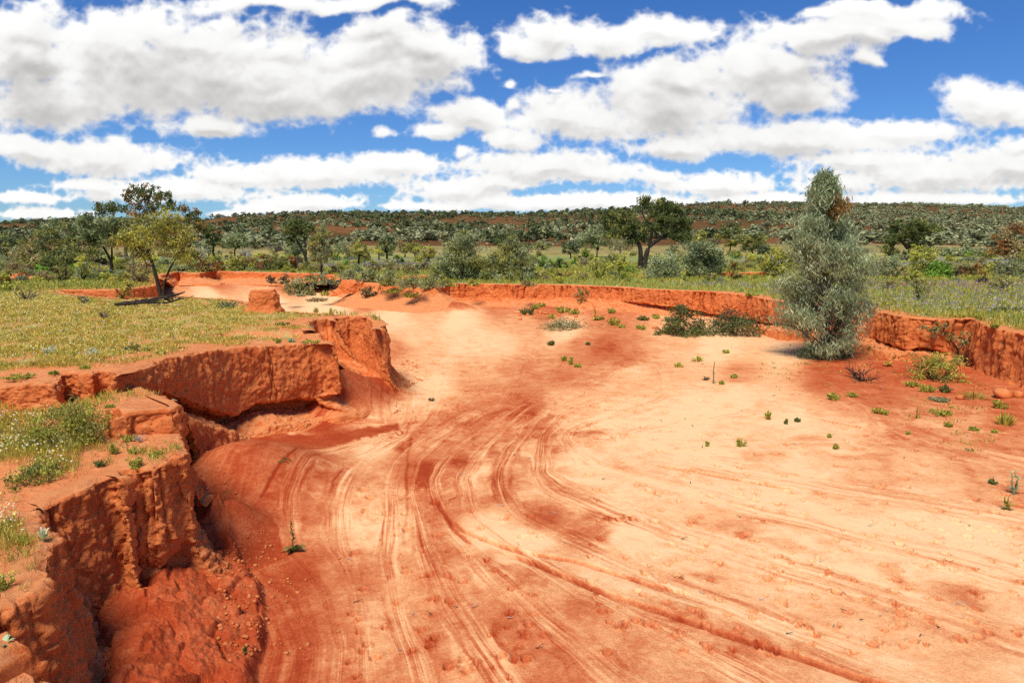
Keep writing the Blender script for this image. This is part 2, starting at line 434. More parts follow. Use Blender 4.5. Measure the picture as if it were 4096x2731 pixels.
def blob(cx, cy, rx, ry): return np.exp(-(((RP - cx) / rx) ** 2 + ((CP - cy) / ry) ** 2))
for c in ((905,282.5,30,1.2), (965,284,45,1.1), (1020,281.5,30,1.0), (973,275,12,2.2), (700,273.5,20,1.2), (566,273,12,1.0), (640,275,18,.8), (400,277,16,.8), (20,274.5,14,1.3), (190,292.5,9,2.5), (100,294,26,.9), (128,300,12,1.2)):
    red = np.maximum(red, blob(*c))
green = np.clip(green - .9 * np.exp(-((CP - 252) / 3.2) ** 2), 0, 1)
purple = np.zeros_like(X)
for c in ((170,263,60,1.6), (350,266,40,1.5), (560,265,35,2.0), (640,262,35,2.0), (760,262,28,2.0), (975,261.5,45,2.6), (1010,263,20,2), (130,267,40,1.2), (450,268,40,1.5), (860,263,60,1.6)):
    purple = np.maximum(purple, blob(*c))
at = dict(cover=cover.ravel(), green=green.ravel(), red=np.clip(red, 0, 1).ravel(), purple=(purple * .75).ravel())
V = np.stack([X, Y, Zg], -1).reshape(-1, 3)
V, f, at = compact(V, grid_faces(*gx.shape, keep), at)
o = link('ground', mesh_np('ground', V, f, [M['ground']], True, None, at)); tag(o, kind='structure')

# --- lower slumped terrace beside the camera
LIP1 = [(-2.05, -.6, .72), (-1.95, .4, .74), (-1.9, 1.3, .76)]
P1 = [q(T6,480,1720,.70), q(T6,440,1560,.73), q(T6,370,1400,.80), q(T6,290,1290,.86), q(T6,200,1195,.90), q(T6,110,1155,.91), q(T6,0,1120,.91), q(T6,-90,1060,.90), q(T6,-130,960,.89), q(T6,-70,905,.88), q(T6,0,885,.88), q(T6,130,868,.88), q(T6,240,778,.88),
      q(T6,350,742,.88), q(T6,410,640,.88), q(T6,440,600,.88), q(T6,460,440,.88), q(T6,505,330,.88), q(T6,560,235,.88), q(T6,545,205,.89), q(T6,470,165,.9), q(T6,420,105,.9), q(T6,375,40,.9), q(T6,350,-10,.9)]
P2 = [q(T5,395,1730,.90), q(T5,480,1690,.91), q(T5,620,1625,.92), q(T5,770,1560,.93), q(T5,880,1500,.94), q(T5,905,1482,.94), q(T5,1000,1440,.95), q(T5,1100,1440,.95), q(T5,1125,1470,.95), q(T5,1140,1400,.95), q(T5,1250,1388,.96), q(T5,1400,1368,.97), q(T5,1500,1325,.98), q(T5,1565,1290,.98), q(T5,1620,1252,.99),
      q(T5,1700,1240,1.0), q(T5,1733,1205,1.0)]
W1 = np.concatenate([np.array(LIP1), lipz(P1)]); W2 = lipz(P2)
W2B = np.array([[-2.62, 5.32, 1.0], [-2.80, 5.6, 1.0], [-2.97, 5.88, 1.0]])
P3 = [q(T5,1035,965,1.06), q(T5,1050,925,1.13), q(T5,1075,900,1.16), q(T5,1150,868,1.19), q(T5,1250,845,1.20), q(T5,1390,834,1.20), q(T5,1480,828,1.20), q(T5,1575,832,1.20), q(T5,1650,812,1.20), q(T5,1698,780,1.20)]
W3 = lipz(P3)
W3B = np.array([[-3.0, 6.02, 1.2], [-3.3, 6.3, 1.2], [-3.9, 6.9, 1.2]])
TERR = np.concatenate([W1, W2, W2B[:2], W3[-2:], W3B, [[-4.4, 7.2, 1.2], [-6, 7.0, 1.1], [-9, 7.2, 1.1], [-16, 7.2, 1.1], [-16, -2, .9], [-4, -2, .8]]])
B3POLY = np.concatenate([W3, W3B, [[-4.4, 7.2, 1], [-8, 7.2, 1], [-8, 6.3, 1], [-4.6, 5.75, 1]]])
TC = np.concatenate([W1, W2, [[-4.3, 4.5, .95], [-3.9, 5.2, .98], [-3.5, 5.65, .99], [-3.2, 5.7, 1.0], [-5.5, 5.0, 1.05], [-5.2, 6.2, 1.1], [-4.4, 6.2, 1.02], [-7, 6, 1.12], [-12, 6, 1.15], [-4, 3, .92], [-8, 3, 1.0], [-3.0, 6.3, 1.0], [-3.7, 6.4, 1.02]]])
def terr_z(x, y):
    z = idw(x, y, TC, TC[:, 2], 3.0, .01)
    d3, bi, bt = seg_dist(x, y, W3)
    ins = inside(x, y, B3POLY)
    hide = np.where(ins, d3, -d3)
    up = sstep(.03, .06, hide) * np.clip(.2 * sstep(-4.5, -3.6, x), 0, 1) + 0 * y
    d, _, _ = seg_dist(x, y, TERR, True)
    fade = sstep(.05, .4, d)
    return z + up + fade * (.035 * fbm2(x * 1.7, y * 1.7, 4) + .012 * fbm2(x * 9, y * 9, 3)), d
tx, ty = rows_cols(-330, 330, 1.0, np.concatenate([np.arange(386, 480, .6), np.arange(480, 700, 1.2), np.array([710, 730, 760, 800, 860, 950, 1100, 1400, 2000])]))
tp = unproj(tx, ty, .95); X, Y = tp[..., 0], tp[..., 1]
Zt, dt = terr_z(X, Y); ins = inside(X, Y, TERR)
sdt = np.where(ins, dt, -dt)
keep = sdt > .05 + .02 * fbm2(X * 6, Y * 6, 2)
Zt = Zt - .014 * (1 - sstep(.12, .3, sdt))
cover = .42 * sstep(.1, 1.2, sdt + .5 * fbm2(X * 1.1, Y * 1.1, 3)) - .08
at = dict(cover=cover.ravel(), green=np.full(X.size, .35), red=(.1 * (1 - sstep(0, .5, sdt))).ravel(), purple=np.zeros(X.size))
V = np.stack([X, Y, Zt], -1).reshape(-1, 3)
V, f, at = compact(V, grid_faces(*tx.shape, keep), at)
o = link('ground', mesh_np('terrace', V, f, [M['ground']], True, None, at)); tag(o, kind='structure')

# cells of cracked earth: distance to the nearest and second nearest seed, and a random value per cell
def worley3(x, y, z):
    xi, yi, zi = [np.floor(v).astype(np.int32) for v in (x, y, z)]
    f1 = np.full(x.shape, 9., np.float32); f2 = f1.copy(); idv = np.zeros(x.shape, np.float32)
    for a in (-1, 0, 1):
        for b_ in (-1, 0, 1):
            for c_ in (-1, 0, 1):
                h = _perm[_perm[_perm[(xi + a) & 255] + ((yi + b_) & 255)] + ((zi + c_) & 255)]
                g = _g3[h] * .45 + .5
                d = np.sqrt((xi + a + g[..., 0] - x) ** 2 + (yi + b_ + g[..., 1] - y) ** 2 + (zi + c_ + g[..., 2] - z) ** 2)
                m = d < f1
                f2 = np.where(m, f1, np.minimum(f2, d)); idv = np.where(m, h / 255., idv); f1 = np.where(m, d, f1)
    return f1, f2, idv
# --- the creek bed
def far_rise(y): return .024 * np.maximum(0, y - 22)
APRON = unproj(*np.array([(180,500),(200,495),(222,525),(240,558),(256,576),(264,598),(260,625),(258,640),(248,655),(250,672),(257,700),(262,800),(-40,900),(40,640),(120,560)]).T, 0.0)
TAL = [(-2.55, 10.8, .42, .50), (-2.3, 11.5, .30, .5), (-2.75, 10.4, .4, .4), (-2.3, 26.6, .3, .8), (-2.62, 6.05, .32, .28), (-2.9, 7.2, .22, .9), (-3.1, 7.7, .2, .7)]
def bed_base(x, y):
    z = far_rise(y) + .035 * fbm2(x * .35, y * .35, 4) + .012 * fbm2(x * 1.6 + 4, y * 1.6, 3)
    z = z - .10 * sstep(.6, -1.4, x + .25 * y - 1.2) * sstep(8.5, 6, y)
    ins = inside(x, y, APRON); d, _, _ = seg_dist(x, y, APRON, True); sd = np.where(ins, d, -d) + .05 * fbm2(x * 4, y * 4, 3)
    m = sstep(-.05, .03, sd)
    f1_, f2_, id_ = worley3(x * 4 + .3 * fbm2(x * 3, y * 3, 3), y * 4, x * 0)
    lum = .09 * (id_ - .4) - .05 * np.exp(-((f2_ - f1_) / .1) ** 2) + .10 * fbm2(x * 3.2, y * 3.2, 5, .62) + .05 * np.maximum(0, fbm2(x * 11, y * 11, 4, .6)) + .03 * np.abs(fbm2(x * 6, y * 6, 4))
    z = z + m * (.10 + .24 * sstep(0, .95, sd) + lum * .8)
    for cx, cy, h, r in TAL: z = z + h * np.exp(-((x - cx) ** 2 + (y - cy) ** 2) / r ** 2)
    sdr = seg_dist(x, y, WRB)[0]
    z = z + .07 * np.exp(-(sdr / 1.6) ** 2) * (x > 0)
    return z, m
ys = np.concatenate([np.arange(277, 300, .45), np.arange(300, 420, .6), np.arange(420, 700, .85), np.arange(702, 780, 3), np.array([800, 840, 900, 1000, 1200, 1600, 2600])])
bx, by = rows_cols(-260, 1290, .95, ys)
bp = unproj(bx, by, 0.0); X, Y = bp[..., 0], bp[..., 1]
Zb, apr = bed_base(X, Y)
PX, PY = bx * 2.297, by * 2.297          # photograph measuring units
# flow lines traced from the photograph, laid on the bed
FL = [
 [(420,672),(640,706),(800,722),(895,790),(935,880),(915,990),(800,1010),(690,1060),(650,1110),(620,1170),(640,1250),(720,1330),(760,1450),(740,1640)],
 [(425,670),(650,703),(850,726),(930,770),(962,860),(960,960),(880,1010),(760,1060),(700,1150),(720,1250),(780,1330),(800,1450),(790,1640)],
 [(430,668),(660,700),(900,724),(1000,760),(1080,830),(1060,930),(970,990),(880,1060),(860,1160),(840,1260),(860,1380),(870,1480),(900,1640)],
 [(430,666),(670,698),(920,720),(1100,765),(1190,830),(1130,930),(1010,990),(945,1050),(938,1150),(930,1250),(960,1380),(1010,1480),(1080,1640)],
 [(430,664),(680,697),(950,716),(1180,760),(1270,820),(1200,920),(1080,980),(980,1060),(950,1120),(1000,1200),(1080,1330),(1190,1450),(1350,1640)],
 [(435,662),(690,695),(970,712),(1250,758),(1340,820),(1270,900),(1150,970),(1060,1040),(1020,1100),(1050,1180),(1130,1250),(1300,1380),(1500,1500),(1720,1640)],
 [(440,660),(700,693),(1000,708),(1330,765),(1400,830),(1330,890),(1220,940),(1150,1010),(1100,1100),(1120,1180),(1250,1270),(1500,1390),(1800,1500),(2120,1640)],
 [(440,658),(710,691),(1020,705),(1380,770),(1460,840),(1400,890),(1280,930),(1230,1000),(1180,1080),(1220,1160),(1450,1260),(1800,1380),(2400,1580)],
 [(440,656),(720,689),(1050,700),(1420,770),(1500,850),(1480,900),(1330,940),(1270,1000),(1290,1070),(1450,1130),(1800,1230),(2400,1410)],
 [(440,655),(730,687),(1080,697),(1450,765),(1560,860),(1600,920),(1500,960),(1330,1000),(1400,1050),(1700,1120),(2400,1260)],
 [(440,654),(740,685),(1110,694),(1500,750),(1800,870),(1900,950),(1700,980),(1500,1000),(1700,1050),(2400,1140)],
 [(440,653),(750,683),(1150,690),(1550,740),(1800,800),(2100,900),(2400,1010)]]
SY = 1.5
sub = (slice(None, None, 3), slice(None, None, 3))
qx, qy = PX[sub].ravel(), PY[sub].ravel() * SY
S = np.zeros(qx.size); T = np.zeros(qx.size); Wt = np.zeros(qx.size)
for i, l in enumerate(FL):
    l = np.array(l, float); ls = l * [1, SY]
    d, bi, bt = seg_dist(qx, qy, ls)
    wl = unproj(l[:, 0] / 2.297, np.maximum(l[:, 1], 650) / 2.297, 0.0)
    cum = np.concatenate([[0], np.cumsum(np.linalg.norm(np.diff(wl[:, :2], axis=0), axis=1))]); cum = cum - np.interp(9, np.arange(len(cum)), cum)
    t = cum[bi] + bt * (cum[bi + 1] - cum[bi])
    w = 1 / (d + 4) ** 3
    S += w * i; T += w * t; Wt += w
S = (S / Wt).reshape(PX[sub].shape); T = (T / Wt).reshape(S.shape)
def upsample(a, shape):
    ri = np.arange(shape[0]) / 3.0; ci = np.arange(shape[1]) / 3.0
    r0 = np.minimum(ri.astype(int), a.shape[0] - 2) if a.shape[0] > 1 else 0; c0 = np.minimum(ci.astype(int), a.shape[1] - 2)
    fr = np.clip(ri - r0, 0, 1)[:, None]; fc = np.clip(ci - c0, 0, 1)[None, :]
    g = lambda i, j: a[np.ix_(r0 + i, c0 + j)]
    return (g(0,0) * (1-fr) + g(1,0) * fr) * (1-fc) + (g(0,1) * (1-fr) + g(1,1) * fr) * fc
CR = [(480,690,.9),(620,700,.95),(750,715,.95),(900,730,.85),(1000,718,.6),(1050,740,.9),(950,770,.7),(1080,780,.8),(900,800,.35),(980,830,.6),(1150,790,.75),(1300,765,.8),(1200,740,.5),(1250,715,.2),(1400,720,.3),(1150,700,.25),(1000,690,.12),(850,690,.12),
 (450,655,.75),(600,660,.5),(500,668,.25),(650,672,.3),(420,665,.4),(1390,800,.12),(1330,790,.35),(1440,830,.25),(1300,860,.3),(1200,850,.35),(1100,860,.55),(1000,880,.8),(960,910,.75),(1100,900,.38),(1200,920,.22),(1050,960,.28),(950,1000,.4),(1300,920,.6),(1450,850,.75),(1250,1000,.22),(1150,1050,.4),(1050,1050,.35),(960,1080,.12),
 (1060,1100,.5),(1170,1120,.25),(1000,1150,.28),(1230,1100,.45),(1350,1060,.8),(1300,1000,.6),(1400,960,.82),(1500,1000,.9),(1600,950,.9),(1700,900,.85),(1800,950,.8),(1900,1000,.72),(2000,880,.2),(1900,855,.12),(1700,860,.4),(1650,800,.85),(1800,810,.75),(1550,780,.6),(2050,850,.15),(2150,960,.35),(2250,1000,.38),(2300,920,.15),(2200,880,.12),(1850,760,.35),(1600,1100,.88),(1800,1100,.82),
 (2100,1080,.62),(2300,1100,.5),(1450,1130,.72),(1300,1150,.5),(1250,1190,.12),(1350,1220,.2),(1130,1210,.85),(1220,1240,.88),(1450,1230,.78),(1600,1250,.78),(1800,1250,.78),(2000,1230,.78),(2250,1250,.78),(1400,1320,.7),(1600,1340,.66),(1800,1380,.72),(2000,1420,.66),(2250,1450,.56),(2300,1350,.72),(2200,1540,.6),
 (1250,1330,.42),(1350,1420,.48),(1500,1450,.5),(1700,1500,.55),(1900,1540,.6),(1100,1300,.32),(1000,1280,.28),(1150,1400,.22),(1050,1400,.22),(1250,1500,.26),(1400,1540,.32),(1000,1500,.28),(900,1300,.32),(870,1400,.5),(850,1500,.42),(800,1300,.3),(700,1280,.05),(720,1400,.12),(780,1520,.28),
 (750,1060,.68),(850,1040,.68),(700,1110,.62),(800,1130,.58),(900,1130,.5),(850,1200,.5),(750,1200,.45),(650,1150,.3),(560,1060,-.02),(500,1100,-.02),(600,1000,.0),(750,990,-.02),(560,1160,.0),(620,1230,.05),(500,1000,-.05),(540,1250,.0),(550,1400,.0),(350,1400,.0),(650,1500,.03),(600,1560,.02),(500,1500,0)]
CR = np.array(CR); lo_ = (CR[:, 2] < .45) & (CR[:, 1] > 700); CR[lo_, 2] += .0 + .11 * ((CR[lo_, 1] > 1230) & (CR[lo_, 0] > 830)); RED_PATCH0 = np.array([(430,960),(560,985),(700,1000),(915,972),(915,985),(800,1012),(700,1056),(655,1100),(630,1140),(600,1165),(640,1200),(650,1260),(560,1290),(470,1280),(440,1100)], float)
CR = CR[~inside(CR[:, 0], CR[:, 1], RED_PATCH0)]
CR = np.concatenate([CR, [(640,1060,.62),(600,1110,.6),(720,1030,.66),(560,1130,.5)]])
C = idw(qx, qy, CR[:, :2] * [1, SY], CR[:, 2], 3.2, 60.).reshape(S.shape)
S, T, C = [upsample(a, PX.shape) for a in (S, T, C)]
# dark red patch set into the bed colour below the left bank, crisp-edged
RED_PATCH = np.array([(430,960),(560,985),(700,1000),(915,972),(915,985),(800,1012),(700,1056),(655,1100),(630,1140),(600,1165),(640,1200),(650,1260),(560,1290),(470,1280),(440,1100)]) * [1, 1.0]
dpatch = seg_dist(PX, PY, RED_PATCH, True)[0]; dpatch = np.where(inside(PX, PY, RED_PATCH), dpatch, -dpatch)
mp_ = sstep(-3, 3, dpatch + 7 * fbm2(PX / 22, PY / 14, 3))
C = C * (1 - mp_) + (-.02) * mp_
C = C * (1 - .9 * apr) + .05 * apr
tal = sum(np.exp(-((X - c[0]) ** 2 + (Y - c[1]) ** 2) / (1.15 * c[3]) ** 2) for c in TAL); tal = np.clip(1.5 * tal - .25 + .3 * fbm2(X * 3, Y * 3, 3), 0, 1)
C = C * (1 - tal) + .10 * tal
streak = .25 + .75 * sstep(880, 1010, PY)
streak = streak * (1 - .35 * sstep(1000, 800, PX) * sstep(1150, 1300, PY))
streak = streak * (1 - .35 * sstep(1450, 1800, PX) * sstep(1250, 1000, PY)) * (1 - .8 * apr) * (1 - .7 * mp_)
# small steps cut by the last flow
RUTS = [([(1034,1183),(1070,1210),(1120,1233),(1199,1266),(1324,1292),(1462,1331),(1627,1368)], .035, 1), ([(1133,1249),(1265,1308),(1363,1354),(1462,1387),(1561,1420),(1693,1460),(1890,1519),(2055,1565),(2200,1620)], .05, 1),
        ([(1493,1067),(1600,1085),(1700,1105),(1851,1131)], .03, 1), ([(943,985),(935,1060),(938,1130),(930,1200),(930,1240)], .006, -1), ([(1000,1140),(1040,1195),(1090,1240)], .03, 1),
        ([(1820,950),(1900,965),(1990,985)], .02, 1), ([(690,1062),(760,1030),(850,1005),(915,990)], .03, -1), ([(690,1062),(640,1115),(600,1160)], .025, 1)]
for l, h, sg in RUTS:
    w = unproj(*(np.array(l, float) / 2.297).T, 0.0)[:, :2]
    d, bi, bt = seg_dist(X, Y, w)
    A = w[bi]; B = w[bi + 1]
    cr = (B[..., 0] - A[..., 0]) * (Y - A[..., 1]) - (B[..., 1] - A[..., 1]) * (X - A[..., 0])
    s_ = (bi + bt) / (len(w) - 1)
    sd = d * np.sign(cr) * sg + (.012 * fbm2(X * 5, Y * 5, 3) + .05 * fbm2(X * .9, Y * .9, 2) * (sg > 0) + .04 * fbm2(X * 1.1, Y * 1.1, 2) * (sg < 0))
    Zb = Zb + (.8 * h * .7 * (sstep(-.008, .008, sd) - .5) * np.exp(-np.abs(sd) / .18) - .95 * h * np.exp(-((sd + .006) / .012) ** 2)) * sstep(0, .08, s_) * (1 - sstep(.9, 1.0, s_))
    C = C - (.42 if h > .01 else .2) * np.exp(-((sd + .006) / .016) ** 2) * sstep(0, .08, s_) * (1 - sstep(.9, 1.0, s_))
Zb = Zb + streak * (.003 * fbm2(S * 6 + .12 * fbm2(X, Y, 3), T * .5, 3, .5) + .0018 * np.abs(fbm2(S * 15 + .12 * fbm2(X, Y, 3), T * .8, 2))) + .004 * fbm2(X * 9, Y * 9, 3)
Zb = Zb + (1 - apr) * .012 * np.maximum(0, fbm2(X * 4, Y * 4, 4, .6) - .1) * sstep(1400, 1700, PX)
# hoof prints
rs = np.random.RandomState(21)
prints = []
for k in range(170): prints.append((rs.uniform(900, 1480), 985 + rs.normal() * 26 + (rs.rand() < .4) * rs.uniform(-150, 40)))
for k in range(430): prints.append((rs.uniform(1350, 2352), rs.uniform(880, 1500)))
for k in range(90): prints.append((rs.uniform(800, 1250), rs.uniform(1120, 1560)))
for k in range(120): prints.append((rs.uniform(950, 1500), rs.uniform(780, 960)))
for fx, fy in prints:
    c = unproj(fx / 2.297, fy / 2.297, 0.0); r = rs.uniform(.022, .046) * (1 if fy < 1250 else .8); dep = rs.uniform(.018, .036)
    j = int((fx / 2.297 + 260) / .95); i = int(np.searchsorted(ys, fy / 2.297))
    wj = int(3.2 * r / (c[1] / F) / .95) + 2; wi = int(3.2 * r * CAMZ * F / c[1] ** 2 / .6) + 2
    sl = (slice(max(0, i - wi), i + wi + 1), slice(max(0, j - wj), j + wj + 1))
    a = rs.uniform(0, math.pi); ca, sa = math.cos(a), math.sin(a)
    dx, dy = X[sl] - c[0], Y[sl] - c[1]
    for off in ((-.35, .35) if rs.rand() < .7 else (0,)):
        u = ((dx * ca + dy * sa) / r - off) / .55; v = (-dx * sa + dy * ca) / r
        e = u * u + v * v
        Zb[sl] += -1.15 * dep * np.exp(-e ** 3) + .35 * dep * np.exp(-((np.sqrt(e) - 1.5) / .35) ** 2)
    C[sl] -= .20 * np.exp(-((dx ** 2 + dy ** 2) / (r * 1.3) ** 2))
keep = channel_sd(X, Y) < .7
V = np.stack([X, Y, Zb], -1).reshape(-1, 3)
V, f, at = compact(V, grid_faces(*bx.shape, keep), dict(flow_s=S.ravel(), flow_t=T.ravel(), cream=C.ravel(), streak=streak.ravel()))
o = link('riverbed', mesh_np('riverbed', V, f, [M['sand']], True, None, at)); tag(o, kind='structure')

# --- eroded bank faces
def smooth1(a, n):
    for _ in range(n):
        b = a.copy(); b[1:-1] = (a[:-2] + 2 * a[1:-1] + a[2:]) / 4; a = b
    return a
def bank(lip, rails, seed, amp=.06, fine=.012, nv=110, sm=2, inset=.3, cracks=0, res=.0017, flute=.0, ledge=.0, lump=0.0, name='earth_bank', crackd=.1, chunk=.035, block=4.5):
    """lip (K,3); rails: list over K of [(kind, value, outward)...], kind 'y' = frame row to hit, 'z' = height"""
    K = len(lip); lip = np.asarray(lip, float)
    J = max(len(r) for r in rails)
    rails = [list(r) + [('d', .06 * (i + 1), r[-1][2] + .03 * (i + 1)) for i in range(J - len(r))] for r in rails]
    tg = np.gradient(lip[:, :2], axis=0); tg /= np.linalg.norm(tg, axis=1)[:, None] + 1e-9
    n = np.stack([tg[:, 1], -tg[:, 0]], -1); n = smooth1(n, 2); n /= np.linalg.norm(n, axis=1)[:, None] + 1e-9
    R = []
    for k in range(K):
        L = lip[k]
        row = [L + [-n[k, 0] * inset, -n[k, 1] * inset, .004], L + [-n[k, 0] * inset * .4, -n[k, 1] * inset * .4, .012], L + [0, 0, -.012]]
        for kind, val, o in rails[k]:
            x, y = L[0] + n[k, 0] * o, L[1] + n[k, 1] * o
            row.append(np.array([x, y, z_at_row(y, val) if kind == 'y' else (row[-1][2] - .06 if kind == 'd' else val)]))
        last = row[-1]
        row.append(last + [n[k, 0] * .12, n[k, 1] * .12, -.14])
        R.append(row)
    R = np.array(R)                                             # K, J, 3
    dd = np.linalg.norm(np.diff(lip, axis=0), axis=1) / np.maximum(1.5, np.hypot(lip[1:, 0], lip[1:, 1]))
    cum = np.concatenate([[0], np.cumsum(dd)]); N = max(30, int(cum[-1] / res)); sN = np.linspace(0, cum[-1], N)
    G = np.stack([np.stack([np.interp(sN, cum, R[:, j, c]) for c in range(3)], -1) for j in range(R.shape[1])], 1)   # N,J,3
    arc = np.interp(sN, cum, np.concatenate([[0], np.cumsum(np.linalg.norm(np.diff(lip, axis=0), axis=1))]))
    G = smooth1(G, sm)
    seg = np.linalg.norm(np.diff(G, axis=1), axis=2).mean(0) + .03
    cv = np.concatenate([[0], np.cumsum(seg)]); vN = np.linspace(0, cv[-1], nv)
    H = np.empty((N, nv, 3))
    for c in range(3):
        for j in range(len(cv) - 1):
            m = (vN >= cv[j]) & (vN <= cv[j + 1])
            t = ((vN[m] - cv[j]) / (cv[j + 1] - cv[j]))[None, :]
            H[:, m, c] = G[:, j, c][:, None] * (1 - t) + G[:, j + 1, c][:, None] * t
    H = smooth1(H.transpose(1, 0, 2), 3).transpose(1, 0, 2)
    du = np.gradient(H, axis=0); dv = np.gradient(H, axis=1)
    nr = np.cross(dv, du); nr /= np.linalg.norm(nr, axis=2)[..., None] + 1e-9
    w = sstep(cv[1], cv[2] + .02, vN)[None, :] * np.ones((N, 1))
    w_end = np.minimum(sstep(0, .02, np.arange(N) / N), 1)[:, None]
    x, y, z = H[..., 0] + seed * 3.1, H[..., 1], H[..., 2]
    st = np.clip(1 - np.abs(nr[..., 2]), 0, 1)
    disp = amp * (fbm3(x * 2.2, y * 2.2, z * 1.6, 4, .5) + .35 * np.abs(fbm3(x * 5, y * 5, z * 4, 3)))
    disp = disp + 1.5 * fine * fbm3(x * 13, y * 13, z * 13, 5, .7) + fine * .8 * (np.abs(perlin3(x * 9, y * 9, z * 9)) - .2)
    disp = disp + .8 * fine * fbm3(x * 38, y * 38, z * 30, 3, .7)
    disp = disp + 1.3 * fine * (.45 - np.abs(fbm3(x * 6.5, y * 6.5, z * 5, 3, .6)) * 2.2)
    for sc_, k_ in ((block, 1.0), (block * 3.3, .38)):
        wx_ = .35 * perlin3(x * sc_ * .8, y * sc_ * .8, z * sc_ * .8)
        f1, f2, idv = worley3(x * sc_ + wx_, y * sc_ + wx_, z * sc_ * .75)
        disp = disp + chunk * k_ * ((idv - .5) * 1.3 - .5 * np.exp(-((f2 - f1) / .11) ** 2) - .35 * f1)
    if flute: disp = disp + flute * st * (fbm2(arc[:, None] * 5 + .6 * perlin2(x, z * 3), z * .8, 3) - .6 * np.abs(perlin2(arc[:, None] * 3.1 + z * .15, z * .3)))
    if ledge: disp = disp + ledge * fbm3(x * 1.3, y * 1.3, z * 22, 3)
    if lump: disp = disp + lump * (perlin3(x * 3.5, y * 3.5, z * 3.5) > .12) * .5
    rsn = np.random.RandomState(seed)
    for k in range(cracks):
        s0 = rsn.uniform(.02, .98) * arc[-1]; wd = rsn.uniform(.008, .022) * (1 + arc[-1] / 60); dp = crackd * rsn.uniform(.4, 1.3); ext = rsn.uniform(.2, 1)
        wob = .05 * perlin2(z * 3 + k * 7.7, z * 0 + k) + .012 * perlin2(z * 14 + k, z * 0)
        tv = (vN[None, :] - cv[2]) / (cv[-1] - cv[2])
        disp = disp - dp * np.exp(-(((arc[:, None] - s0 - wob) / wd) ** 2)) * st * sstep(ext + .1, ext - .1, tv)
    H = H + nr * (disp * w * w_end)[..., None]
    V = H.reshape(-1, 3)
    o = link(name, mesh_np(name, V, grid_faces(N, nv)[:, ::-1], [M['bank']], True)); tag(o, kind='structure')
    return H

Z = lambda v, o: ('z', v, o)
Yr = lambda v, o: ('y', v, o)
def ty5(y): return 320 + y / TS
def ty7(y): return 305 + y / TS
# block beside the camera and its neighbour across the cleft
r1 = []
for k in range(len(W1)):
    o = .10 if k < 3 else .06
    r1.append([Z(.62, .03), Z(.40, .08), Z(.16, o + .08), Z(.04, .24), Z(-.03, .45)])
for k in range(len(W1) - 5, len(W1)):
    e = (k - (len(W1) - 6)) / 5
    r1[k] = [Z(.70 - .0 * e, .02), Z(.5, .03), Z(.34, .05), Z(.2 + .25 * e, .07), Z(.1 + .3 * e, .1)]
HB1 = bank(W1, r1, 3, amp=.075, fine=.026, nv=200, cracks=12, crackd=.06, res=.0020, flute=.035, inset=.2, chunk=.015, block=3.2)
w2 = np.concatenate([W2, W2B]); r2 = []
for k in range(len(w2)):
    e = min(1, k / 5)
    if k < 4: r2.append([Z(.7, .01), Z(.5, .02), Z(.36 - .06 * k, .03), Z(.3 - .08 * k, .05), Z(.26 - .08 * k, .08)])
    else:     r2.append([Z(.72, .02), Z(.48, .04), Z(.32, .02 if k > 9 else .05), Z(.20, -.06 if 8 < k < 15 else .08), Z(.07, .05 if 8 < k < 15 else .16), Z(.0, .3)][:5])
HB2 = bank(w2, r2, 5, amp=.085, fine=.026, nv=180, cracks=14, crackd=.06, res=.0018, flute=.035, inset=.2, chunk=.014, block=3.2)
w3 = np.concatenate([W3, W3B])
HB3 = bank(w3, [[Z(1.12, .015), Z(1.02, .03), Z(.95 if k < 8 else .75, .03), Z(.90 if k < 8 else .45, .06)] for k in range(len(w3))], 9, amp=.045, fine=.014, nv=90, cracks=7, crackd=.07, flute=.02, inset=.12, res=.002)
w4 = np.concatenate([W4, W4B]); r4 = []
for k in range(len(w4)):
    if k <= 8: r4.append([Z(1.18, .02), Z(1.1, .03), Z(1.03, .06), Z(.98, .1)])
    elif k <= 21:
        low = .95
        r4.append([Z(1.22, .02), Z(1.1, .04), Z(1.0, .03), Z(low, .05)])
    else:
        by_ = {22: ty5(640), 23: ty5(700), 24: ty5(745), 25: ty5(790), 26: ty5(830), 27: ty5(860), 28: ty7(880), 29: ty7(865), 30: ty7(865), 31: ty7(850), 32: ty7(820), 33: ty7(815)}.get(k)
        if by_ is None:
            r4.append([Z(.95, .05), Z(.7, .12), Z(.5, .2), Z(.35, .3), Z(.2, .5), Z(.05, .8), Z(-.02, 1.0)])
        else:
            mid = .55 * by_ + .45 * proj(w4[k, 0], w4[k, 1], w4[k, 2])[1]
            e = (k - 22) / 11
            r4.append([Yr(mid, .07), Yr(by_, .06), Yr(by_ + 3, -.34), Yr(by_ + 9, -.30), Yr(by_ + 15, .02), Yr(by_ + 27 - 5 * e, .34), Z(-.03, .46)])
HB4 = bank(w4, r4, 13, amp=.075, fine=.024, nv=200, cracks=16, crackd=.05, flute=.035, ledge=.0, inset=.22, res=.0014, chunk=.010, block=3.5)
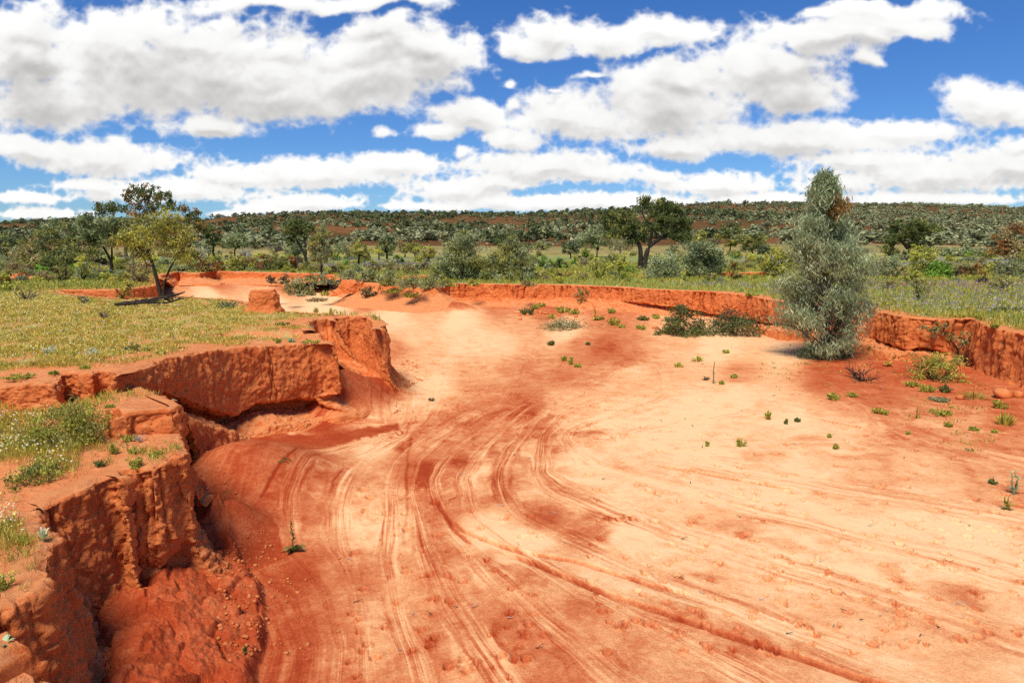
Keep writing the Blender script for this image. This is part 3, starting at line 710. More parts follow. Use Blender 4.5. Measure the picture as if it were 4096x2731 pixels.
# buttress beyond it, rilled slope spreading to the bed
w5 = np.concatenate([W5, W5B[:3]]); r5 = []
for k in range(len(w5)):
    if k < 7: r5.append([Z(1.0, .06), Z(.8, .2), Z(.55, .45), Z(.3, .85), Z(.12, 1.3), Z(.0, 1.7)])
    elif k < 11: r5.append([Z(1.05, .02), Z(.85, .04), Z(.62, .16), Z(.38, .36), Z(.16, .66), Z(.02, .95)])
    else: r5.append([Z(1.05, .03), Z(.85, .06), Z(.6, .05), Z(.38, .10), Z(.15, .26), Z(-.02, .5)])
HB5 = bank(w5, r5, 17, amp=.085, fine=.018, nv=130, cracks=8, crackd=.07, flute=.09, inset=.2, res=.0012, chunk=.012, block=3)
bank(W5B[2:], [[Z(.9, .05), Z(.5, .15), Z(.1, .4)] for _ in W5B[2:]], 19, nv=40, inset=.25, res=.003)
bank(np.concatenate([W5B[-1:], WIN]), [[Z(1.05, .02), Z(.85, .05), Z(.55, .12)] for _ in range(len(WIN) + 1)], 23, amp=.05, nv=40, cracks=14, inset=.25, res=.0014, flute=.03)
WFX = np.concatenate([WIN[-1:], WFB, WMD[:1]])
bank(WFX, [[Z(.85, .02), Yr(277.4 + (1.2 if k > 8 else 0), .05), Yr(279.6, .2), Yr(282.4, .4)] if k < 6 else [Z(.85, .02), Yr(277.4 + (1.2 if k > 8 else 0), .05), Yr(279.6, .5), Yr(283.2, 2.0)] for k in range(len(WFX))], 29, amp=.09, fine=.03, nv=44, cracks=30, inset=.3, res=.0013, flute=.08, crackd=.12)
WMX = np.concatenate([WMD, WRB[:2]])
bank(WMX, [[Z(.8, .04), Z(.6, .1), Z(.42, .3), Z(.2, .7), Z(.02, 1.2)] if k < 4 else [Z(.82, .06), Z(.66, .25), Z(.5, .6), Z(.28, 1.2), Z(.0, 2.1)] for k in range(len(WMX))], 31, amp=.05, nv=44, cracks=8, inset=.3, res=.0013, flute=.05, chunk=.012)
rR = []
footR = [(437,299),(456,300),(480,301),(512,300.5),(566,299.5),(595,301.5),(621,302),(643,303),(655,304.5),(668,306),(690,309),(708,313),(741,317.5),(768,322.5),(800,327),(840,334),(868,336),(881,339),(894,344.7),(909,349),(929,348),(942,352),(958,362),(973,369),(991,379),(1024,390),(1060,402),(1120,422),(1250,470)]
fx_, fy_ = np.array(footR).T
for k, l in enumerate(LIPRB):
    fy0 = np.interp(l[0], fx_, fy_); top = l[1]
    und = (640 < l[0] < 800) or (878 < l[0] < 945)
    bed = fy0 + np.interp(l[0], [437, 512, 655, 741, 800, 900, 1024], [5, 5.5, 9, 6, 4, 5, 6])
    mid = top + .5 * (fy0 - top)
    if und: rR.append([Yr(mid, .05), Yr(fy0, .06), Yr(fy0 + .9, -.22), Yr(.5 * (fy0 + bed) + .6, .05), Yr(bed, .38), Z(-.04, .6)])
    else:   rR.append([Yr(mid, .04), Yr(top + .85 * (fy0 - top), .09), Yr(fy0, .18), Yr(.5 * (fy0 + bed), .42), Yr(bed, .8), Z(-.04, 1.0)])
HRB = bank(WRB, rR, 37, amp=.075, fine=.02, nv=130, cracks=90, crackd=.16, flute=.11, inset=.28, res=.0011, chunk=.03, block=2.6)
# far scarps on the right-hand plain
def scarp(pts, foot, seed):
    w = lipz(pts)
    bank(w, [[Z(.9 * p[2] + .1 * .3, .02), Yr(f, .06), Yr(f + 1.5, .6)] for p, f in zip(pts, foot)], seed, amp=.07, nv=36, cracks=12, inset=.35, res=.0013, flute=.07)
scarp([(706,274.2,1.12),(720,272.6,1.25),(736,272.8,1.25),(752,272,1.25),(768,272.3,1.25),(776,274.4,1.1)], [275.5,276.5,278,278,277.5,275.5], 41)
scarp([(404,276,1.1),(416,275,1.18),(428,275.3,1.15),(436,276.2,1.08)], [277,277.4,277.5,277.2], 43)
scarp([(8,276,1.15),(16,273.2,1.45),(26,273,1.45),(34,275,1.2)], [277.4,276.8,276.6,276.5], 47)

# --- the isolated mounds of red earth
def mound(name, base, outline, H, seed, label):
    """outline: (radius x, radius y) scale at heights 0..1; a lathe with noise and a flat, crumbling top"""
    na, nh = 120, 60
    th = np.linspace(0, 2 * math.pi, na, endpoint=False); t = np.linspace(0, 1.25, nh)
    hh = np.clip(t, 0, 1); rr = np.interp(hh, [o_[0] for o_ in outline], [o_[1] for o_ in outline]); rr = np.where(t > 1, rr * (1.25 - t) / .25, rr)
    sx, sy = outline[0][2], outline[0][3]
    x = rr[:, None] * np.cos(th)[None] * sx; y = rr[:, None] * np.sin(th)[None] * sy; z = np.repeat((hh * H)[:, None], na, 1) + .03 * H * (t > 1)[:, None]
    n = fbm3(x * 2.6 + seed, y * 2.6, z * 2.6, 4, .55)
    k = 1 + .5 * n + .08 * fbm3(x * 14 + seed, y * 14, z * 14, 3)
    x, y = x * k, y * k; z = z * (1 + .12 * n)
    V = np.stack([x, y, z - .03], -1).reshape(-1, 3)
    i = np.arange(nh - 1)[:, None] * na; j = np.arange(na)[None]; j2 = (j + 1) % na
    f = np.stack([i + j, i + j2, i + na + j2, i + na + j], -1).reshape(-1, 4)
    o = link(name, mesh_np(name, V, f, [M['bank']], True), loc=base); tag(o, label, 'earth mound')
    return o
b_ = unproj(260, 313.5, 1.2)
mound('earth_mound', b_ + np.array([.0, .25, 0]), [(0, .42, 1.0, .8), (.35, .33), (.8, .29), (1, .26)], .50, 2, 'flat-topped red earth mound standing beside the pale far creek sand')
b_ = unproj(350, 292.5, .6)
mound('earth_mound', b_ + np.array([-.1, .4, 0]), [(0, .62, 1.0, .8), (.4, .5), (.8, .4), (1, .32)], .52, 5, 'red earth mound draped with dark dead roots in mid creek')

# --- the range of hills
rid = np.array([(-420,226),(-200,224),(0,222.5),(30,221.5),(65,221.2),(90,220.4),(150,221),(210,220.6),(226,217.5),(256,215.6),(283,214),(330,213.4),(392,212.8),(440,213.2),(479,213.8),(520,213.5),(566,212),(600,210),(631,208.5),(670,206),(718,203.5),(760,203.6),(805,204),(871,204.2),(914,205),(960,206),(1024,208.5),(1200,212),(1444,216)])
hx, ht = np.meshgrid(np.arange(-420, 1445, 2.2), np.linspace(0, 1.22, 150))
D0 = np.interp(hx, [-420, 0, 200, 420, 560, 700, 900, 1024, 1444], [150, 120, 115, 105, 100, 115, 125, 120, 150])
D1 = np.interp(hx, [-420, 0, 160, 240, 1444], [620, 560, 520, 560, 640])
Dp = D0 + (D1 - D0) * ht
az = (hx - CX0) / F / CT
zr = z_at_row(D1, np.interp(hx, rid[:, 0], rid[:, 1]))
prof = 0
xh = az * Dp; yh = Dp
gul = fbm2(xh * .012, yh * .006, 4) 
rid_y = np.interp(hx, rid[:, 0], rid[:, 1])
tq = np.clip(ht, 0, 1); row = 252.0 + (rid_y - 252.0) * (1.12 * tq ** .72 - .12 * tq ** 3)
zh = z_at_row(Dp, row)
zh = np.where(ht > 1, zr - (ht - 1) * 60, zh)
zh = zh + 3.5 * gul * sstep(.05, .35, ht) * (1 - sstep(.8, 1, ht)) + .6 * fbm2(xh * .08, yh * .08, 4) * sstep(.0, .2, ht)
zh = np.where(ht <= 0.001, .6, zh)
# a nearer bare red knoll on the right
for cx, dK, wx, wd, hK in ((885, 260, 14, 30, 3.0), (640, 240, 24, 20, 1.5), (760, 280, 25, 30, 3)):
    zh = zh + hK * np.exp(-((xh - (cx - 512) / F * dK) / wx) ** 2 - ((yh - dK) / wd) ** 2)
toe = 1 - sstep(.02, .11, ht + .05 * gul)
V = np.stack([xh, yh, zh], -1).reshape(-1, 3)
o = link('hills', mesh_np('hills', V, grid_faces(*hx.shape), [M['hill']], True, None, dict(toe=toe.ravel()))); tag(o, kind='structure')
HILL = (xh, yh, zh, hx, ht)
# ================================================================== PLANT BUILDERS
class MB:
    def __init__(s): s.V = []; s.F = []; s.R = []; s.MI = []; s.n = 0
    def add(s, V, F, rnd=None, mi=0):
        V = np.asarray(V, np.float32); F = np.asarray(F, np.int32)
        s.V.append(V); s.F.append(F + s.n); s.n += len(V)
        s.R.append(np.full(len(F), .5, np.float32) if rnd is None else np.broadcast_to(np.asarray(rnd, np.float32), (len(F),)))
        s.MI.append(np.full(len(F), mi, np.int32))
    def mesh(s, name, mats, smooth=True):
        q4 = [f for f in s.F if f.shape[1] == 4]; q3 = [f for f in s.F if f.shape[1] == 3]
        order = [i for i, f in enumerate(s.F) if f.shape[1] == 4] + [i for i, f in enumerate(s.F) if f.shape[1] == 3]
        fs = ([np.concatenate(q4)] if q4 else []) + ([np.concatenate(q3)] if q3 else [])
        return mesh_np(name, np.concatenate(s.V), fs, mats, smooth, dict(rnd=np.concatenate([s.R[i] for i in order])), None, np.concatenate([s.MI[i] for i in order]))

def tube(path, radii, sides=6):
    P = np.asarray(path, float); n = len(P); r = np.broadcast_to(np.asarray(radii, float), (n,))
    t = np.gradient(P, axis=0); t /= np.linalg.norm(t, axis=1)[:, None] + 1e-9
    ref = np.where(np.abs(t[:, 2:3]) > .9, np.array([[1., 0, 0]]), np.array([[0, 0, 1.]]))
    a = np.cross(t, ref); a /= np.linalg.norm(a, axis=1)[:, None] + 1e-9
    c = np.cross(t, a)
    th = np.linspace(0, 2 * math.pi, sides, endpoint=False)
    V = P[:, None] + r[:, None, None] * (a[:, None] * np.cos(th)[None, :, None] + c[:, None] * np.sin(th)[None, :, None])
    V = np.concatenate([V.reshape(-1, 3), P[-1:] + t[-1:] * r[-1]])
    i = np.arange(n - 1)[:, None] * sides; j = np.arange(sides)[None]; j2 = (j + 1) % sides
    F = np.stack([i + j, i + j2, i + sides + j2, i + sides + j], -1).reshape(-1, 4)
    b = (n - 1) * sides
    tip = np.stack([b + j[0], b + j2[0], np.full(sides, len(V) - 1)], -1)
    return V, F, tip
def add_tube(mb, path, radii, sides=6, mi=0, rnd=.5):
    V, F, tip = tube(path, radii, sides)
    n0 = mb.n
    mb.add(V, F, rnd, mi); mb.F.append(tip + n0); mb.R.append(np.full(len(tip), rnd, np.float32)); mb.MI.append(np.full(len(tip), mi, np.int32))
def wiggle(a, b, rs, n=6, amt=.12, sag=0.):
    a = np.asarray(a, float); b = np.asarray(b, float); t = np.linspace(0, 1, n)[:, None]
    L = np.linalg.norm(b - a); off = rs.normal(size=(n, 3)) * amt * L * np.sin(t * math.pi)
    off[:, 2] += sag * L * np.sin(t[:, 0] * math.pi)
    return a + (b - a) * t + off
def unit(v): return v / (np.linalg.norm(v, axis=-1, keepdims=True) + 1e-9)

def leaves(mb, C, L, W, mode, rs, rnd=None, mi=0, bend=.18):
    n = len(C); C = np.asarray(C, float)
    h = rs.normal(size=(n, 3))
    if mode == 'droop': h[:, 2] = -np.abs(rs.normal(size=n)) * .5 - 1.0
    elif mode == 'up':  h[:, 2] = np.abs(h[:, 2]) * .7 + .7
    elif mode == 'flat': h[:, 2] *= .35
    d = unit(h); s = unit(np.cross(d, rs.normal(size=(n, 3)))); k = np.cross(d, s)
    l = L * rs.uniform(.65, 1.3, (n, 1)); w = W * rs.uniform(.7, 1.25, (n, 1)) * .5
    b = C - d * l * .5; m = C + k * l * bend; tp = C + d * l * .5
    V = np.stack([b, m - s * w, tp, m + s * w], 1).reshape(-1, 3)
    F = np.arange(4 * n).reshape(n, 4)
    mb.add(V, F, rs.rand(n) if rnd is None else rnd, mi)

def sample_form(form, n, rs, cb):
    """points in a crown of unit width and unit height; returns x,y in -.5...5, z in 0..1"""
    d = unit(rs.normal(size=(n, 3))); r = rs.uniform(.35, 1, (n, 1)) ** .6
    if form == 'dome':
        d[:, 2] = np.abs(d[:, 2]); p = d * r * [.5, .5, 1.0]; p[:, 2] = np.maximum(p[:, 2], .06)
    elif form == 'round':
        p = d * r * [.5, .5, (1 - cb) / 2]; p[:, 2] += (1 + cb) / 2
    elif form == 'flat':
        d[:, 2] = np.where(d[:, 2] < 0, d[:, 2] * .35, d[:, 2]); p = d * r * [.5, .5, (1 - cb) * .72]; p[:, 2] += cb + (1 - cb) * .28
    elif form == 'cone':
        t = rs.rand(n) ** 1.35; a = rs.rand(n) * 2 * math.pi; rr = np.sqrt(rs.uniform(.1, 1, n)) * .5 * (1 - t) ** .75 * np.minimum(1, .55 + t * 2.5)
        p = np.stack([rr * np.cos(a), rr * np.sin(a), cb + (1 - cb) * t], -1)
    elif form == 'vase':
        t = rs.rand(n) ** .7; a = rs.rand(n) * 2 * math.pi; rr = np.sqrt(rs.uniform(.1, 1, n)) * .5 * (np.minimum(1, .25 + 1.2 * t)) * np.sqrt(np.maximum(0, 1 - np.maximum(0, t - .7) ** 2 * 9))
        p = np.stack([rr * np.cos(a), rr * np.sin(a), cb + (1 - cb) * t], -1)
    return p

def px_m(base): return math.hypot(base[0], base[1]) / F
_veg_n = [0]
def plant(name, base, H, W, form='dome', mat='olive', mat2=None, label='', cat='bush', group=None, bark='bark_d', seed=None, cb=.0, cover=2.2, leaf=.05, asp=.32, mode='random',
          clump=.16, nc=None, trunk_r=None, lobes=None, trunks=None, fork=None, part=('trunk', 'crown'), mix2=.3, limb=1.0, lean=0.0, loose=1.0):
    _veg_n[0] += 1
    rs = np.random.RandomState(seed or (1000 + _veg_n[0] * 17))
    px = px_m(base)
    L = max(leaf, 3.0 * px); Wl = max(L * asp, 1.15 * px)
    if lobes:
        tot = sum(l[2] * l[3] for l in lobes); C = []; A = sum(math.pi * l[2] * l[3] for l in lobes)
        nc = nc or 60
        for lx, lz, rx, rz in lobes:
            k = max(4, int(nc * rx * rz / tot))
            d = unit(rs.normal(size=(k, 3))); r = rs.uniform(.25, 1, (k, 1)) ** .55
            C.append(d * r * [rx, rx * .9, rz] + [lx, rs.uniform(-.25, .25) * rx, lz])
        C = np.concatenate(C); rc = clump * math.sqrt(A / math.pi)
        area = A
    else:
        nc = nc or int(np.clip(14 + 22 * (W / px) / 18, 16, 70))
        p = sample_form(form, nc, rs, cb)
        th = np.arctan2(p[:, 1], p[:, 0]); ph = rs.rand() * 9
        k = 1 + .16 * np.sin(th * 2 + ph) + .12 * np.sin(th * 3 + p[:, 2] * 5 + ph * 2) + .10 * rs.normal(size=nc)
        p[:, :2] *= k[:, None]; p[:, 2] *= 1 + .07 * rs.normal(size=nc) * (p[:, 2] > .5)
        C = p * [W * 1.06, W * 1.06, H]; C[:, 0] += lean * C[:, 2]; rc = clump * W * .5 * 1.5
        area = W * H * (1 - cb) * .8
    n = int(np.clip(1.9 * cover * area / (L * Wl * .5), 60, 22000))
    idx = rs.randint(0, len(C), n)
    cs = rs.uniform(.6, 1.25, len(C))
    off = rs.normal(size=(n, 3)) * (rc * .66 * cs[idx])[:, None] * [1, 1, .72] * loose
    P = C[idx] + off; P[:, 2] = np.maximum(P[:, 2], .02 * H)
    # each clump has its own tint around which its leaves vary
    tint = rs.uniform(.15, .85, len(C))
    rnd = np.clip(tint[idx] + rs.normal(size=n) * .2, 0, 1)
    root = bpy.data.objects.new(name, None); COL.objects.link(root); root.location = base
    tag(root, label, cat, group)
    mb = MB()
    if mat2:
        two = rs.rand(len(C)) < mix2
        m2 = two[idx]
        leaves(mb, P[~m2], L, Wl, mode, rs, rnd[~m2], 0); leaves(mb, P[m2], L, Wl, mode, rs, rnd[m2], 1)
        mats = [M[mat], M[mat2]]
    else:
        leaves(mb, P, L, Wl, mode, rs, rnd, 0); mats = [M[mat]]
    link(part[1], mb.mesh(part[1], mats, False), root)
    # trunk, limbs and twigs
    tb = MB(); tr = trunk_r or max(.018 * H, .8 * px)
    ends = []
    if trunks:
        for path, r0, r1 in trunks:
            pa = np.array([(a, rs.normal() * .02 * H, c_) for a, c_ in path], float)
            tt = np.linspace(0, 1, len(pa) * 3); pf = np.stack([np.interp(tt, np.linspace(0, 1, len(pa)), pa[:, i]) for i in range(3)], -1); pf = smooth1(pf, 2)
            add_tube(tb, pf, np.linspace(r0, r1, len(pf)), 8); ends.append((pf[-1], r1))
            if len(pf) > 4: ends.append((pf[int(len(pf) * .7)], r1 * .9))
    elif part[0] == 'stems' or form == 'dome':
        k = int(np.clip(3 + W / H * 2, 3, 7)); 
        for i in range(k):
            e = C[rs.randint(len(C))] * [.55, .55, .6]
            pth = wiggle([rs.normal() * .03 * W, rs.normal() * .03 * W, -.02], e, rs, 5, .08); add_tube(tb, pth, np.linspace(tr * .7, tr * .35, 5), 5); ends.append((pth[-1], tr * .4))
    else:
        fk = fork or max(.25, cb * .95)
        top = np.array([lean * fk * H, 0, fk * H]); pth = wiggle([0, 0, -.05], top, rs, 7, .035)
        add_tube(tb, pth, np.linspace(tr, tr * .72, 7), 8); ends.append((pth[-1], tr * .72)); ends.append((pth[-2], tr * .6))
    nl = int(np.clip(len(C) / 7, 3, 11)); main = C[rs.choice(len(C), nl, replace=False)] if not lobes else np.array([[l[0], 0, l[1]] for l in lobes])
    nodes = [(e, r) for e, r in ends]
    for c in main:
        e, r = min(ends, key=lambda q_: np.linalg.norm(q_[0] - c) + (.0 if q_[0][2] < c[2] else .5 * H))
        pth = wiggle(e, c, rs, 8, .085, .06); r1 = r * .72 * limb; add_tube(tb, pth, np.linspace(r1, r1 * .32, 8), 6)
        for i in (3, 5, 7): nodes.append((pth[i], r1 * (1 - .08 * i) * .6))
    for c in C:
        e, r = min(nodes, key=lambda q_: np.linalg.norm(q_[0] - c))
        rr = max(r * .42, .22 * px)
        add_tube(tb, wiggle(e, c, rs, 5, .10), np.linspace(rr, rr * .3, 5), 4)
    link(part[0], tb.mesh(part[0], [M[bark]]), root)
    return root

def ground_at(x, y):
    z, _ = ground_z(np.array([[x]], float), np.array([[y]], float)); return float(z[0, 0])
def on_plain(rx, ry, zp=1.1):
    b_ = unproj(rx, ry, zp)
    for _ in range(3):
        zz = ground_at(b_[0], b_[1]); b_ = unproj(rx, ry, zz)
    d = math.hypot(b_[0], b_[1])
    if d > 112: b_ = b_ * (112 / d); b_[2] = ground_at(b_[0], b_[1])
    return b_
def bed_at(x, y): return float(bed_base(np.array([[x]], float), np.array([[y]], float))[0][0, 0])
def on_bed(rx, ry):
    b_ = unproj(rx, ry, 0.0)
    for _ in range(4): b_ = unproj(rx, ry, bed_at(b_[0], b_[1]))
    return b_
def on_terr(rx, ry):
    b_ = unproj(rx, ry, 1.0)
    for _ in range(4):
        z, _d = terr_z(np.array([[b_[0]]]), np.array([[b_[1]]])); b_ = unproj(rx, ry, float(z[0, 0]))
    return b_
def size(base, rx, ytop, wpx):
    """height and width in metres of something whose top is at frame row ytop"""
    H = z_at_row(base[1], ytop) - base[2]
    return max(H, .03), wpx * math.hypot(base[0], base[1]) / F / max(1, math.hypot(base[0], base[1]) / (base[1] * CT + .36))
def put(name, rx, ry, ytop, w, form, mat, label, cat='bush', where=on_plain, **kw):
    b_ = where(rx, ry); H, W = size(b_, rx, ytop, w)
    if kw.pop('low', False): W *= 1.0
    part = kw.pop('part', None) or (('trunk', 'crown') if cat == 'tree' else ('stems', 'foliage'))
    return plant(name, b_, H, W, form, mat, label=label, cat=cat, part=part, **kw)
def tile_paths(base, T, b0, paths):
    """trunk paths measured in tile pixels -> metres from the base"""
    s = (base[1] * CT) / F / TS
    return [([((x - b0[0]) * s, (b0[1] - y) * s) for x, y in p], r0, r1) for p, r0, r1 in paths]
def tile_lobes(base, b0, lobes):
    s = (base[1] * CT) / F / TS
    return [((x - b0[0]) * s, (b0[1] - y) * s, rx * s, rz * s) for x, y, rx, rz in lobes]

# ---- small ground plants, each one mesh
def blade(mb, base, tip, w, rs, mi=0, n=4, arch=.3, rnd=None):
    base = np.asarray(base, float); tip = np.asarray(tip, float); d = tip - base; L = np.linalg.norm(d)
    side = unit(np.cross(d, [0, 0, 1.0]) + 1e-6 * rs.normal(size=3)); t = np.linspace(0, 1, n)
    P = base + d * t[:, None]; P[:, 2] += arch * L * np.sin(t * math.pi)
    wd = w * np.sin(np.clip(t * .88 + .12, 0, 1) * math.pi) ** .7 * .5
    V = np.concatenate([P - side * wd[:, None], P + side * wd[:, None]])
    i = np.arange(n - 1); F_ = np.stack([i, i + 1, i + 1 + n, i + n], -1)
    mb.add(V, F_, rs.rand() if rnd is None else rnd, mi)
def twigs(mb, p, d, L, r, rs, depth, spread=.7, mi=0, up=.15):
    e = p + d * L; pth = wiggle(p, e, rs, 4, .07); add_tube(mb, pth, np.linspace(r, r * .6, 4), 4, mi)
    if depth == 0: return
    for k in range(rs.randint(2, 4)):
        q_ = pth[rs.randint(1, 4)]; nd = unit(d + rs.normal(size=3) * spread + [0, 0, up])
        twigs(mb, q_, nd, L * rs.uniform(.5, .85), r * .6, rs, depth - 1, spread, mi, up)
def weed(kind, base, W, H, mat, label, cat='plant', name='weed', seed=None, group=None, mat2=None):
    _veg_n[0] += 1
    rs = np.random.RandomState(seed or 5000 + _veg_n[0] * 13); mb = MB(); px = px_m(base); mats = [M[mat]] + ([M[mat2]] if mat2 else [])
    R = W / 2; bw = lambda w: max(w, .7 * px)
    if kind == 'rosette':
        for k in range(16):
            a = rs.rand() * 6.283; r = R * rs.uniform(.5, 1.0)
            blade(mb, [0, 0, 0], [r * math.cos(a), r * math.sin(a), H * rs.uniform(.15, .8)], bw(R * .30), rs, 0, 5, .3)
    elif kind == 'tuft':
        for k in range(int(34 + 20 * min(2, W / H))):
            a = rs.rand() * 6.283; r = R * math.sqrt(rs.rand()); r0 = r * .45
            blade(mb, [r0 * math.cos(a), r0 * math.sin(a), 0], [r * math.cos(a), r * math.sin(a), H * rs.uniform(.5, 1) * (1 - .5 * (r / R) ** 2)], bw(.09 * H), rs, 0, 3, .12)
    elif kind == 'leafy':
        for k in range(int(9 + 6 * min(3, W / H))):
            a = rs.rand() * 6.283; r = R * math.sqrt(rs.rand()); e = np.array([r * math.cos(a), r * math.sin(a), H * rs.uniform(.55, 1.0) * (1 - .45 * (r / R) ** 2)])
            p0 = e * [.35, .35, 0]; pth = wiggle(p0, e, rs, 5, .05); add_tube(mb, pth, np.linspace(bw(.02 * H) * .5, .25 * px, 5), 4, 0, .2)
            n = 16; t = rs.uniform(.1, 1, n); C = np.stack([np.interp(t, np.linspace(0, 1, 5), pth[:, i]) for i in range(3)], -1) + rs.normal(size=(n, 3)) * .07 * min(W, H) 
            C[:, 2] = np.maximum(C[:, 2], .004)
            leaves(mb, C, max(.22 * min(H, W), 2.0 * px), max(.075 * min(H, W), 1.0 * px), 'random', rs)
    elif kind == 'spike':
        for k in range(13):
            a = rs.rand() * 6.283; r = R * rs.uniform(.55, 1.0)
            blade(mb, [0, 0, 0], [r * math.cos(a), r * math.sin(a), H * .22 * rs.uniform(.1, 1)], bw(R * .24), rs, 0, 5, .28)
        add_tube(mb, wiggle([0, 0, 0], [rs.normal() * .04 * H, 0, H], rs, 6, .03), np.linspace(bw(.025 * H) * .6, .4 * px, 6), 5, 0, .1)
        for k in range(34):
            t = rs.uniform(.15, 1); a = rs.rand() * 6.283; l = R * .5 * (1.1 - t)
            blade(mb, [0, 0, H * t], [l * math.cos(a), l * math.sin(a), H * (t + .05)], bw(R * .10), rs, 0, 3, .1)
    elif kind == 'thistle':
        for s_ in range(3):
            a0 = rs.rand() * 6.283; e = np.array([R * .45 * math.cos(a0), R * .45 * math.sin(a0), H * rs.uniform(.7, 1.0)])
            pth = wiggle([0, 0, 0], e, rs, 6, .05); add_tube(mb, pth, np.linspace(bw(.02 * H), .4 * px, 6), 5, 0, .1)
            for k in range(9):
                t = rs.uniform(.2, 1); a = rs.rand() * 6.283; q_ = pth[min(5, int(t * 5.99))]; l = R * .7 * (1.15 - .6 * t)
                tip = q_ + [l * math.cos(a), l * math.sin(a), .15 * l]
                blade(mb, q_, tip, bw(l * .22), rs, 0, 4, .18)
                for s2 in (-1, 1):
                    for f_ in (.45, .75):
                        m = q_ + (tip - q_) * f_; b2 = a + s2 * 1.0
                        blade(mb, m + [0, 0, .12 * l], m + [l * .3 * math.cos(b2), l * .3 * math.sin(b2), .15 * l], bw(l * .09), rs, 0, 3, .1)
    elif kind == 'twig':
        for k in range(int(6 + 4 * W / H)):
            a = rs.rand() * 6.283; d = unit(np.array([math.cos(a) * W / H * .8, math.sin(a) * W / H * .8, rs.uniform(.3, 1.2)]))
            twigs(mb, np.array([rs.normal() * .05 * W, rs.normal() * .05 * W, 0]), d, .55 * math.hypot(H * d[2], R * (1 - d[2] ** 2) ** .5), max(.010 * H, .45 * px), rs, 2, .55)
    o = link(name, mb.mesh(name, mats, kind not in ('leafy',)), loc=base)
    tag(o, label, cat, group); return o
# ================================================================== THINGS THAT GROW AND LIE HERE
# ---- the tall grey-green sapling standing in the creek bed
def sapling():
    base = on_bed(827, 357.5); s = base[1] * CT / F
    rs = np.random.RandomState(77)
    root = bpy.data.objects.new('eucalypt_sapling', None); COL.objects.link(root); root.location = base
    tag(root, 'tall conical grey-green young eucalypt with drooping leaves growing in the creek bed', 'tree')
    rows = np.array([171,178,185,195,205,215,225,235,245,260,280,300,320,335,345,352,357.5])
    lx = np.array([825,820,813,806,800,797,793,790,787,784,781,776,777,784,796,803,812]) - 827
    rx = np.array([830,838,845,849,850,860,868,872,874,878,878,876,879,874,866,858,840]) - 827
    hz = np.array([z_at_row(base[1], r_) for r_ in rows]) - base[2]; hz[-1] = 0
    tb = MB(); H = hz[0]
    stem = np.array([[.0, 0, -.05], [.02, .02, .6], [.05, .0, 1.4], [-.02, .03, 2.2], [.03, 0, 3.1], [.02, 0, H * .97]])
    tt = np.linspace(0, 1, 22); stem = np.stack([np.interp(tt, np.linspace(0, 1, 6), stem[:, i]) for i in range(3)], -1); stem = smooth1(stem, 2)
    add_tube(tb, stem, np.linspace(.05, .008, 22), 8)
    st2 = wiggle(stem[9], [20 * s, -.1, (357.5 - 200) * s], rs, 8, .03); add_tube(tb, st2, np.linspace(.026, .006, 8), 6)
    mb = MB()
    nb = 410
    mains = [(rs.uniform(.05, .98) ** .95 * H, rs.rand() * 6.283, rs.uniform(.80, 1.12)) for _ in range(64)]
    for k in range(nb):
        if k < 50: h = rs.uniform(.62, 1.0) * H
        else: h = rs.uniform(.03, .97) ** .95 * H
        mh, ma, ms = mains[rs.randint(64)]
        if k >= 50: h = float(np.clip(mh + rs.normal() * .13, .1, H * .97)); a = ma + rs.normal() * .33
        else: a = rs.rand() * 6.283; ms = rs.uniform(.6, 1.1)
        ca, sa = math.cos(a), math.sin(a)
        wl = -np.interp(-h, -hz, lx) * s; wr = np.interp(-h, -hz, rx) * s
        Rm = wr if ca > 0 else wl; Rm = abs(ca) * Rm + (1 - abs(ca)) * .5 * (wl + wr)
        Rm = max(Rm, .03) * ms * (1.04 - .14 * (h > .78 * H) + .05 * rs.normal())
        f = rs.uniform(.35, 1.0) ** .55
        e = np.array([Rm * f * ca, Rm * f * sa, h])
        z0 = max(.1, h - Rm * f * rs.uniform(.5, 1.0)); src = st2 if (ca > .5 and 1.9 < z0 < 2.6) else stem
        b0 = np.array([np.interp(z0, src[:, 2], src[:, i]) for i in range(3)])
        pth = wiggle(b0, e, rs, 6, .05, .10); add_tube(tb, pth, np.linspace(.009, .003, 6), 4)
        n = rs.randint(58, 84); t = rs.uniform(.35, 1.08, n)
        C = np.stack([np.interp(t, np.linspace(0, 1, 6), pth[:, i]) for i in range(3)], -1) + rs.normal(size=(n, 3)) * [.07, .07, .07]
        C[:, 2] -= .05
        tint = rs.uniform(.2, .8)
        bronze = h > .78 * H and h < .88 * H and ca > .3 and rs.rand() < .5
        m = (1 if bronze else 0)
        leaves(mb, C, .135, .022, 'droop', rs, np.clip(tint + rs.normal(size=n) * .25, 0, 1), m, .14)
    # low skirt of shoots at the foot
    n = 900; a = rs.rand(n) * 6.283; r = np.sqrt(rs.rand(n)); C = np.stack([r * np.cos(a) * .62 - .08, r * np.sin(a) * .4, rs.uniform(.02, .42, n) * (1.05 - r * .7)], -1)
    leaves(mb, C, .12, .022, 'droop', rs, rs.uniform(0, .5, n), 2)
    for m_ in (mb, tb):
        m_.V = [v - np.stack([np.clip(v[:, 2] / H, 0, 1.1) * .30, 0 * v[:, 2], 0 * v[:, 2]], -1) for v in m_.V]
    link('crown', mb.mesh('sapling_crown', [M['sapling'], M['bronze'], M['bluedark']], False), root)
    link('trunk', tb.mesh('sapling_trunk', [M['bark_g']]), root)
sapling()

